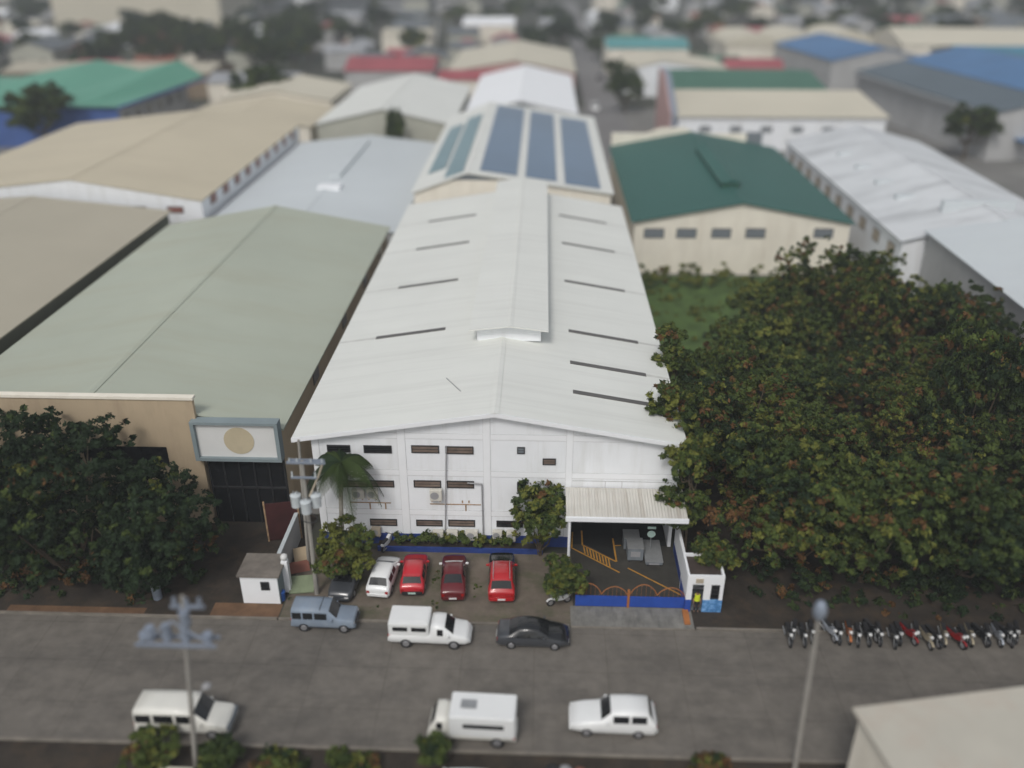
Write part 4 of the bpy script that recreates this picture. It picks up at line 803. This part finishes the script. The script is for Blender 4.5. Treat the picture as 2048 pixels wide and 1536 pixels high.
# ------------------------------------------------------------------ vegetation
LM = [M[k] for k in ('leaf_a', 'leaf_b', 'leaf_c', 'leaf_d', 'leaf_e')]
def crown_mesh(name, clumps, n, size, mix, seed, flat=.55):
    """leaf faces spread through clumps; mix = shares of the five leaf colours"""
    r = np.random.default_rng(seed); cl = np.array(clumps, float); wgt = cl[:, 3] ** 2; wgt /= wgt.sum()
    unit = lambda a: a / np.linalg.norm(a, axis=1)[:, None]
    nt = max(12, n // 34); ti = r.choice(len(cl), nt, p=wgt); td = r.normal(size=(nt, 3)); td[:, 2] = np.where(td[:, 2] < -.3, -td[:, 2] * r.uniform(-.6, 1, nt), td[:, 2]); td = unit(td)
    tc = cl[ti, :3] + td * (cl[ti, 3] * r.uniform(.62, 1.1, nt))[:, None] * np.array([1, 1, .82]); tr_ = size * r.uniform(1.3, 3.0, nt)
    k = r.integers(0, nt, n); idx = ti[k]; d = unit(r.normal(size=(n, 3)) + td[k] * .9); p = tc[k] + d * (tr_[k] * r.uniform(.35, 1, n))[:, None] * np.array([1, 1, .7])
    nn = d * flat + r.normal(size=(n, 3)) * .45 + np.array([0, 0, .35]); nn /= np.linalg.norm(nn, axis=1)[:, None]
    u = np.cross(nn, r.normal(size=(n, 3))); u /= np.linalg.norm(u, axis=1)[:, None]; v = np.cross(nn, u)
    s = size * r.uniform(.6, 1.35, n)[:, None]
    q = np.stack([p - u * s, p - v * s * .5 - nn * s * .12, p + u * s, p + v * s * .5 - nn * s * .12], 1).reshape(-1, 3)
    me = bpy.data.meshes.new(name); me.vertices.add(4 * n); me.vertices.foreach_set('co', q.ravel()); me.loops.add(4 * n); me.loops.foreach_set('vertex_index', np.arange(4 * n)); me.polygons.add(n); me.polygons.foreach_set('loop_start', np.arange(0, 4 * n, 4)); me.polygons.foreach_set('loop_total', np.full(n, 4))
    for m in LM: me.materials.append(m)
    bias = r.dirichlet(np.array(mix) * 2.2 + .03, len(cl)) * .8 + np.array(mix) * .2; tcol = np.minimum((r.random(nt)[:, None] > np.cumsum(bias, 1)[ti]).sum(1), 4); mi = np.where(r.random(n) < .82, tcol[k], np.minimum((r.random(n)[:, None] > np.cumsum(bias, 1)[idx]).sum(1), 4))
    me.polygons.foreach_set('material_index', mi); me.update(); me.validate(); return me
def make_tree(name, label, cat, loc, h, rad, n=5000, size=.3, mix=(.4, .35, .15, .0, .1), seed=0, tr=.22, base=.35, k=16, group=None, sq=1.0, trunkm='bark'):
    rg_ = random.Random(seed); t = thing(name, label, cat, loc, 0, group); cz = h * (base + (1 - base) / 2); hz = h * (1 - base) / 2; cl = []
    for i in range(k):
        a = i * 2.4 + rg_.uniform(-.4, .4); q = rg_.uniform(.35, 1) ** .5 if i else 0; zz = rg_.uniform(-.75, .8); ww = max(.25, (1 - zz * zz)) ** .5
        cr_ = rad * rg_.uniform(.27, .46); cl.append((cos(a) * q * ww * (rad - cr_ * .8), sin(a) * q * ww * (rad - cr_ * .8), cz + zz * (hz - cr_ * .55), cr_))
    cl.append((0, 0, cz, rad * .5))
    me = crown_mesh(name + '_crown', cl, n, size, mix, seed); o = bpy.data.objects.new('crown', me); C.objects.link(o); o.parent = t
    m = MB(); pts = [Vector((0, 0, 0)), Vector((rg_.uniform(-.1, .1) * rad * .3, rg_.uniform(-.1, .1) * rad * .3, h * base * .6)), Vector((0, 0, h * base))]
    m.cyl(pts[0], pts[1], tr, tr * .85, 9, caps=False).cyl(pts[1], pts[2], tr * .85, tr * .7, 9, caps=False)
    for c in cl[:9]: e = Vector(c[:3]); md = (pts[2] + e) / 2 - Vector((0, 0, .1 * h)); m.cyl(pts[2], md, tr * .55, tr * .38, 6, caps=False).cyl(md, e, tr * .38, tr * .12, 6, caps=False)
    m.build('trunk', M[trunkm], t, smooth=False); return t
MG = (.33, .33, .17, .10, .07)
# wood on the right
GW = 'trees of the thick wood right of the white hall'
wp_ = []
protos = []
for i, (h, rd, mx) in enumerate(((11, 5.6, (.28, .34, .18, .1, .1)), (10, 5.2, (.34, .38, .14, .06, .08)), (12, 6.2, (.28, .26, .12, .22, .12)), (9, 4.6, (.3, .42, .2, .03, .05)), (11.5, 5.8, (.42, .2, .04, .04, .3)))):
    protos.append((h, rd, mx))
wood = [(17.6, 51.4, 0, ''), (23.2, 49.8, 1, ''), (29.5, 49.4, 4, ''), (36, 49.0, 4, ''), (43, 49.2, 4, ''), (15.4, 59.5, 2, ''), (22.5, 60.5, 1, ''), (30, 61, 2, ''), (38.5, 60, 4, ''), (16.0, 68.5, 1, ''), (23.5, 70, 0, ''), (31.5, 70.5, 2, ''), (40, 70, 4, ''), (20.5, 77, 3, ''), (25.5, 80, 0, ''), (33.5, 81, 2, ''), (41.5, 80.5, 4, ''), (25, 89, 3, ''), (30.2, 91, 2, 1.0), (36.5, 92, 0, 1.03), (40, 86, 3, ''), (47, 62, 4, ''), (49, 53, 4, '')]
desc = ['green and yellow', 'fresh green', 'reddish brown tinged', 'light green low', 'blackish green']
where = lambda x, y: ('nearest the road' if y < 56 else 'in the second row from the road' if y < 66 else 'in the third row from the road' if y < 75 else 'in the fourth row from the road' if y < 85 else 'at the back of the wood') + (', against the white hall' if x < 18.6 else ', second from the hall' if x < 26 else ', midway across' if x < 34.5 else ', on the far right side')
made = {}
for i, (x, y, k, _) in enumerate(wood):
    h, rd, mx = protos[k]; lab = desc[k] + ' wood tree ' + where(x, y)
    if k not in made: made[k] = make_tree('broadleaf_tree', lab, 'tree', (x, y, 0), h, rd, 26000, .18, mx, 40 + k, .25, .1, 24, GW)
    else: dup(made[k], (x, y, 0), RNG.uniform(0, 6.28), lab, GW, (RNG.uniform(.78, 1.0),) * 2 + (_ if _ else RNG.uniform(.78, 1.08),))
p = onY(2012, 590, 62); dup(made[4], (p.x, 62, 0), 2.0, 'tall dark tree at the right edge in front of the grey flank wall', GW, (.85, .85, 1.42))
# branches over the hall's right eave
for i, (px, py, z, h, rd, lab) in enumerate(((1345, 800, 10.8, 12.6, 2.5, 'slim tree leaning its leafy top over the right roof edge, above the dark strips'), (1345, 695, 10.6, 12.4, 1.9, 'slim tree touching the right roof edge, the farther of those leaning on it'), (1388, 890, 9.9, 11.2, 1.9, 'slim tree with yellowish leaves at the front right corner of the hall roof'), (1362, 1000, 5.2, 6.8, 2.1, 'small tree hanging over the right end of the entrance canopy'), (1425, 1120, 2.6, 4.2, 1.6, 'bushy green tree behind the guard house'))):
    p = at(px, py, z); t = make_tree('roadside_tree', lab, 'tree', (max(p.x, 10.9) if i < 4 else p.x, p.y, 0), h, rd, 4800, .16, (.3, .38, .22, .08, .02) if i != 2 else (.2, .3, .42, .06, .02), 70 + i, .11, .62 if i < 3 else .45, 13)
    if p.x < 10.9 and i < 4: t.rotation_euler = (0, -math.atan2(10.9 - p.x, z), 0)
# left dark trees
GL = 'dark trees by the road at left'
for i, (x, y, h, rd, lab) in enumerate(((-39.0, 49.9, 12.0, 6.4, 'big dark tree at the left edge in front of the tan parapet'), (-33.0, 49.3, 12.2, 6.4, 'big dark tree in front of the tan parapet, middle of the three by the road'), (-26.9, 48.6, 8.6, 5.0, 'shorter dark tree in front of the glazed front, right one of the three'), (-46, 49.5, 12, 6.2, 'dark tree cut by the left edge of the picture'))):
    make_tree('broadleaf_tree', lab, 'tree', (x, y, 0), h, rd, 24000, .18, (.14, .03, .0, .0, .83), 90 + i, .3, .04, 24, GL)
# tree pair and bushes before the hall
p = at(702, 1160); make_tree('round_tree', 'round yellow green tree beside the white hatchback', 'tree', (p.x - .05, p.y - .1, 0), 5.3, 2.3, 7500, .17, (.06, .38, .55, .0, .01), 101, .12, .08, 15)
p = at(1080, 1120); make_tree('mango_tree', 'tall mid green tree in front of the hall left of the entrance canopy', 'tree', (p.x, p.y + .5, 0), 6.8, 2.25, 8000, .17, (.28, .38, .27, .04, .03), 102, .12, .06, 17)
p = at(1128, 1205); make_tree('bushy_tree', 'bushy small tree at the left end of the blue gate', 'tree', (p.x, p.y + .15, 0), 3.5, 1.75, 4200, .16, (.22, .4, .31, .06, .01), 103, .09, .08, 11)
for i, (px, py, h, rd, lab, mx) in enumerate(((312, 1530, 2.2, 1.6, 'bright green bush on the near verge in front of the old cream van', (.2, .5, .28, 0, .02)), (440, 1540, 1.7, 1.2, 'dark bush on the near verge right of the near left pole', (.5, .3, 0, 0, .2)), (868, 1530, 2.0, .8, 'narrow green bush on the near verge at the cab of the box truck', (.3, .45, .2, 0, .05)), (560, 1552, .8, 1.7, 'low olive bush on the near verge below the empty stretch of road', (.3, .3, .2, .1, .1)), (700, 1554, .75, 1.8, 'second low olive bush on the near verge, nearer the box truck', (.3, .3, .2, .1, .1)), (1420, 1552, .7, 1.3, 'low brownish bush on the near verge left of the street lamp foot', (.3, .2, .1, .3, .1)))):
    p = at(px, py); make_tree('bush', lab, 'bush', (p.x, p.y, 0), h, rd, 2400, .16, mx, 120 + i, .05, .05, 9)
# planting bed
GB = 'shrubs in the blue planter'; pb = None
for i, (px, lab) in enumerate(((800, 'leafy shrub at the left end of the blue planter'), (830, 'leafy shrub in the planter behind the bright red hatchback'), (858, 'leafy shrub in the planter between the red and maroon cars'), (886, 'leafy shrub in the planter behind the maroon sedan'), (912, 'leafy shrub in the planter below the drain pipe foot'), (935, 'leafy shrub in the planter below the elbowed grey pipe'), (960, 'yellowish shrub in the planter left of the red sport utility vehicle'), (985, 'leafy shrub in the planter behind the red sport utility vehicle'), (1012, 'leafy shrub at the right end of the blue planter'))):
    p = at(px, 1090, .5); loc = (p.x, 52.5, .34); s_ = RNG.uniform(.8, 1.2)
    if px == 960 or pb is None:
        t = make_tree('shrub', lab, 'shrub', loc, .95, .55, 420, .12, (.2, .4, .38, 0, .02) if px == 960 else (.4, .45, .13, 0, .02), 140 + i, .03, .05, 6, GB)
        if px != 960: pb = t
    else: dup(pb, loc, RNG.uniform(0, 6), lab, GB, s_)
# palm
pc = at(682, 925, 8.2); pm_ = thing('palm_tree', 'palm with drooping fronds in front of the left end of the white hall', 'palm tree', (pc.x - .55, pc.y, 0)); hp = 8.2
m = MB(); pp = [Vector((0, 0, 0)), Vector((.1, 0, 2.6)), Vector((.28, 0, 5.4)), Vector((.55, 0, hp))]
for a, b, r0, r1 in zip(pp[:-1], pp[1:], (.2, .17, .15), (.17, .15, .13)): m.cyl(a, b, r0, r1, 10, caps=False)
m.build('trunk', M['bark_pale'], pm_)
for i in range(15):
    a = i * 2.399; L = RNG.uniform(2.6, 3.5); el = RNG.uniform(-.1, .85); m = MB(); prev = None; N = 14
    for j in range(N + 1):
        u = j / N; rr = L * u * (1 - .18 * u); z = hp + L * (sin(el) * u * 1.1 - 1.05 * u * u); c = Vector((.55 + cos(a) * rr, sin(a) * rr, z))
        if prev is not None:
            m.cyl(prev, c, .025, .02, 4, caps=False)
            sd_ = Vector((-sin(a), cos(a), 0)); ll = .75 * sin(pi * min(1, .15 + u * .85)) + .12; fw = (c - prev).normalized()
            for s_ in (1, -1):
                for q_ in (0, .33, .66):
                    bs = prev + (c - prev) * q_; tip = bs + sd_ * (s_ * ll * .75) + fw * .22 - Vector((0, 0, ll * .8)); m.poly([bs, bs + fw * .085, tip + fw * .04, tip])
        prev = c
    m.build('frond', M['leaf_a' if i % 3 else 'leaf_e'], pm_)
# ground cover in the lot and grass strip
def grass_patch(name, boxes, n, size, seed):
    cl = []; r = random.Random(seed)
    for x0, x1, y0, y1 in boxes:
        for i in range(18): cl.append((r.uniform(x0, x1), r.uniform(y0, y1), -.06, r.uniform(.07, .17)))
    o = bpy.data.objects.new(name, crown_mesh(name, cl, n, size, (.35, .45, .15, .02, .03), seed)); C.objects.link(o)
    tag(o, 'short weeds scattered over the dirt lot between the cars', 'weeds', None, 'stuff')
g = lambda px, py: at(px, py)
bx = []
for a, b, c, d_ in ((945, 1150, 965, 1200), (850, 1205, 880, 1220), (700, 1212, 760, 1225), (860, 1140, 880, 1170), (575, 1170, 640, 1205)):
    A, B = g(a, d_), g(c, b); bx.append((A.x, B.x, A.y, B.y))
grass_patch('weeds', bx, 2200, .06, 7)
cl = [(RNG.uniform(11.5, 40), yy, (yy - 98) * .1 if yy > 106 else -.45, RNG.uniform(.7, 1.2)) for yy in (RNG.uniform(78, 111) for _ in range(260)) ]
cl = [c for c in cl if c[1] > 92 or c[0] < 19]

o = bpy.data.objects.new('undergrowth', crown_mesh('undergrowth', cl, 24000, .2, (.0, .42, .58, .0, .0), 9)); C.objects.link(o); tag(o, 'low green undergrowth between the wood and the dark green roofed warehouse', 'undergrowth', None, 'stuff')
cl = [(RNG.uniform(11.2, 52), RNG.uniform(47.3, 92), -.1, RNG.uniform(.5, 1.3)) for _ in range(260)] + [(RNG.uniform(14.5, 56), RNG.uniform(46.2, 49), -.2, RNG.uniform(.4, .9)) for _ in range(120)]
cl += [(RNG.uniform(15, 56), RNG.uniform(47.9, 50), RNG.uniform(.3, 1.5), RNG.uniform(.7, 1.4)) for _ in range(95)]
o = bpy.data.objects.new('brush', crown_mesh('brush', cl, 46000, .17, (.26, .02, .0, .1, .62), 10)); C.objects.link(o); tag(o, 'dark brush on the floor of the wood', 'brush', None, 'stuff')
cl = [(RNG.uniform(-52, -24), RNG.uniform(46.2, 54), -.15, RNG.uniform(.4, .9)) for _ in range(160)] + [(RNG.uniform(-52, -25.5), RNG.uniform(47.2, 49.6), RNG.uniform(.2, 1.2), RNG.uniform(.6, 1.3)) for _ in range(50)]
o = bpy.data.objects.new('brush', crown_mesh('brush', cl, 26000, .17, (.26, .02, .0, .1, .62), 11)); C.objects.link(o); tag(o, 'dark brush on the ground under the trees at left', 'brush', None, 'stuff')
# middle distance trees
GMT = 'single trees among the far warehouses'
tm = make_tree('broadleaf_tree', 'round dark tree in front of the mint green roofed factory', 'tree', (at(100, 305).x, at(100, 305).y, 0), 14, 7.2, 3500, .6, (.4, .25, .05, 0, .3), 200, .4, .3, 16, GMT)
mid = [(530, 252, 1.0, 'tree top showing over the end of the sandy beige roof'), (1250, 225, .75, 'tree on the right side of the far street, nearest the cream parapet'), (1235, 190, .7, 'tree on the right side of the far street beside the grey block'), (1925, 320, .8, 'tree beside the long bright blue shed'), (2010, 250, .85, 'tree at the right edge above the bright blue shed'), (1705, 180, .6, 'dark tree at the corner of the huge grey roof'), (1790, 225, .55, 'first tree along the flank of the huge grey factory'), (1840, 250, .55, 'second tree along the flank of the huge grey factory'), (2040, 300, .7, 'tree cut by the right edge below the bright blue shed'), (1590, 130, .6, 'tree beside the plain green roof, toward the blue factory'), (1190, 120, .6, 'tree on the left side of the far street')]
for i, (px, py, s_, lab) in enumerate(mid):
    p = at(px, py); dup(tm, (p.x, p.y, 0), i * 1.3, lab, GMT, s_)
p = onY(789, 240, 163.8); dup(tm, (p.x, 163.8, 0), 1, 'small dark tree against the sage gable wall', GMT, (.28, .28, .92))
for i, (px, py, s_) in enumerate(((240, 140, .9), (290, 128, 1.1), (345, 122, 1.2), (395, 128, 1.05), (450, 138, 1.0), (510, 148, 1.0), (545, 160, .9), (565, 120, 1.1), (600, 90, 1.1), (480, 112, 1.0), (330, 150, .8), (620, 125, 1.0))):
    p = at(px, py); dup(tm, (p.x, p.y, 0), i * 1.7, 'dark tree in the long clump beyond the mint green and sandy roofs', 'clump of dark trees behind the left warehouses', s_)
# far town: houses and trees
for i, (px, wd, hh, wm) in enumerate(((455, 22, 34, 'wall_grey'), (540, 18, 40, 'roof_slate'), (610, 24, 36, 'wall_grey'), (690, 26, 44, 'roof_slate'), (770, 22, 38, 'roof_tin'), (840, 26, 42, 'roof_slate'), (905, 18, 36, 'wall_grey'))):
    q = at(px, 26); t = thing('apartment_block', ('first', 'second', 'third', 'fourth', 'fifth', 'sixth', 'last')[i] + ' from left of the tall grey apartment blocks at the top of the picture', 'apartment block', (q.x, q.y + (i % 3) * 14, 0), 0, 'grey apartment blocks at the horizon')
    MB().box(-wd / 2, wd / 2, 0, 14, 0, hh).build('wall', M[wm], t); MB().box(-wd / 2 - .4, wd / 2 + .4, -.4, 14.4, hh + .002, hh + .8).build('roof', M['roof_tin'], t)
    for fl in range(1, 9): MB().box(-wd / 2 + 1, wd / 2 - 1, -.06, -.004, fl * 3.6, fl * 3.6 + 1.4).build('window_band', M['glass_dark'], t)
def house(name, label, w_, l_, h_, rf, wm):
    t = thing(name, label, 'house'); zr = h_ + w_ * .18
    MB().prism([(-w_ / 2, 0), (w_ / 2, 0), (w_ / 2, h_), (0, zr - .12), (-w_ / 2, h_)], 'y', -l_ / 2, l_ / 2).build('wall', M[wm], t)
    k = w_ / 2 + .4; MB().prism([(-k, h_ - .15), (0, zr - .1), (0, zr + .05), (-k, h_)], 'y', -l_ / 2 - .4, l_ / 2 + .4).prism([(0, zr - .1), (k, h_ - .15), (k, h_), (0, zr + .05)], 'y', -l_ / 2 - .4, l_ / 2 + .4).build('roof', M[rf], t)
    for x in (-w_ * .25, w_ * .25): MB().box(x - .6, x + .6, -l_ / 2 - .06, -l_ / 2 - .004, h_ * .5, h_ * .5 + 1.2).build('window', M['frame_dark'], t)
    return t
kinds = [('rusty red', 'roof_rust', 'wall_cream', 9, 12, 4.5), ('dull pink red', 'roof_red', 'wall_grey', 10, 14, 5.5), ('grey metal', 'roof_tin', 'wall_grey', 9, 13, 6), ('slate grey', 'roof_slate', 'wall_sage', 11, 12, 7), ('cream', 'roof_cream', 'wall_cream', 12, 16, 6.5), ('teal green', 'roof_dgreen', 'wall_grey', 10, 13, 5), ('white', 'trim_white', 'wall_white', 10, 15, 6)]
busy = []
for o in list(C.objects):
    if o.parent is None and o.get('category') in ('warehouse', 'shed', 'factory', 'hall', 'building') :
        pts = [o.matrix_basis @ (Vector(c)) for ch in o.children if ch.type == 'MESH' for c in ch.bound_box]
        if pts: busy.append((min(p.x for p in pts) - 7, max(p.x for p in pts) + 7, min(p.y for p in pts) - 7, max(p.y for p in pts) + 7))
busy += [(9, 23, 150, 700), (-26, 24, 240, 262), (-120, -62, 232, 300), (-215, -20, 452, 530)]
free = lambda x, y: not any(a < x < b and c < y < d for a, b, c, d in busy)
zone = lambda x, y: ('left' if x < -45 else 'middle' if x < 60 else 'right')
hp_ = {}; tp_ = {}; y = 232.0; nh = nt_ = 0
trp = make_tree('town_tree', 'proto', 'tree', (0, 0, -500), 9.5, 5.2, 1100, .8, (.36, .18, .02, 0, .44), 300, .3, .25, 12)
trd = [trp, make_tree('town_tree', 'proto', 'tree', (0, 0, -500), 8.5, 4.6, 1000, .75, (.5, .26, .04, 0, .2), 301, .3, .25, 10)]
while y < 680:
    step = 15 + (y - 232) * .034; x = -.64 * y - 8
    while x < .60 * y:
        xx, yy = x + RNG.uniform(-4, 4), y + RNG.uniform(-5, 5); x += step * RNG.uniform(.85, 1.25)
        u = RNG.random()
        if not free(xx, yy): continue
        pt_ = .38 if -.45 < xx / yy < -.1 and yy < 330 else .45 if yy < 400 else .58
        zn = zone(xx, yy); df = 'nearer' if yy < 380 else 'far'
        if u < 1 - pt_ and nh < 285:
            k = RNG.choice((0, 0, 1, 1, 2, 2, 2, 3, 3, 3, 3, 4, 5, 6)); nm, rf, wm, a, b, c = kinds[k]; nh += 1
            grp = f'{nm} roofed houses, {df} part of the {zn} of the town'; lab = f'small house with {nm} roof in the {df} {zn} part of the far town'
            rz = RNG.choice((0, pi / 2)) + RNG.uniform(-.25, .25); s_ = RNG.uniform(.8, 1.25)
            if k not in hp_: hp_[k] = house('town_house', lab, a, b, c, rf, wm); hp_[k].location = (xx, yy, 0); hp_[k].rotation_euler[2] = rz; hp_[k]['group'] = grp
            else: dup(hp_[k], (xx, yy, 0), rz, lab, grp, s_)
        elif nt_ < 290:
            k = RNG.choice((0, 1)); nt_ += 1; lab = f'{("dark", "mid green")[k]} tree among the houses in the {df} {zn} part of the far town'; grp = f'{("dark", "green")[k]} trees, {df} part of the {zn} of the town'
            if k not in tp_: tp_[k] = trd[k]; trd[k].location = (xx, yy, 0); tag(trd[k], lab, None, grp)
            else: dup(trd[k], (xx, yy, 0), RNG.uniform(0, 6), lab, grp, RNG.uniform(.7, 1.35))
    y += step * .95
print('HOUSES', nh, 'TREES', nt_)
# small town: vehicles in the far street
for i, (x, y, c, lab) in enumerate(((17.6, 196, 'moto_orange', 'orange truck far down the street beside the trees'), (13.6, 236, 'car_white', 'white car far down the street'), (17.9, 290, 'car_grey', 'grey car farthest down the street'))):
    st, g_ = suv(4.6); make_car('far_car', lab, 'car' if i else 'truck', st, c, g_, (-1.35, 1.4), (x, y, .02), R(90 if i != 1 else -90))
# ------------------------------------------------------------------ air
hz = MB().box(-420, 420, -30, 735, -1, 60).build('haze', mat('haze_shell', (1, 1, 1))); tag(hz, 'thin pale haze over the whole place', 'haze', None, 'stuff')
hm = hz.data.materials[0]; hm.node_tree.nodes.clear(); ho = hm.node_tree.nodes.new('ShaderNodeOutputMaterial'); hv = hm.node_tree.nodes.new('ShaderNodeVolumePrincipled')
hv.inputs['Color'].default_value = (.86, .9, .95, 1); hv.inputs['Density'].default_value = .00055; hv.inputs['Anisotropy'].default_value = 0; hm.node_tree.links.new(hv.outputs[0], ho.inputs['Volume'])
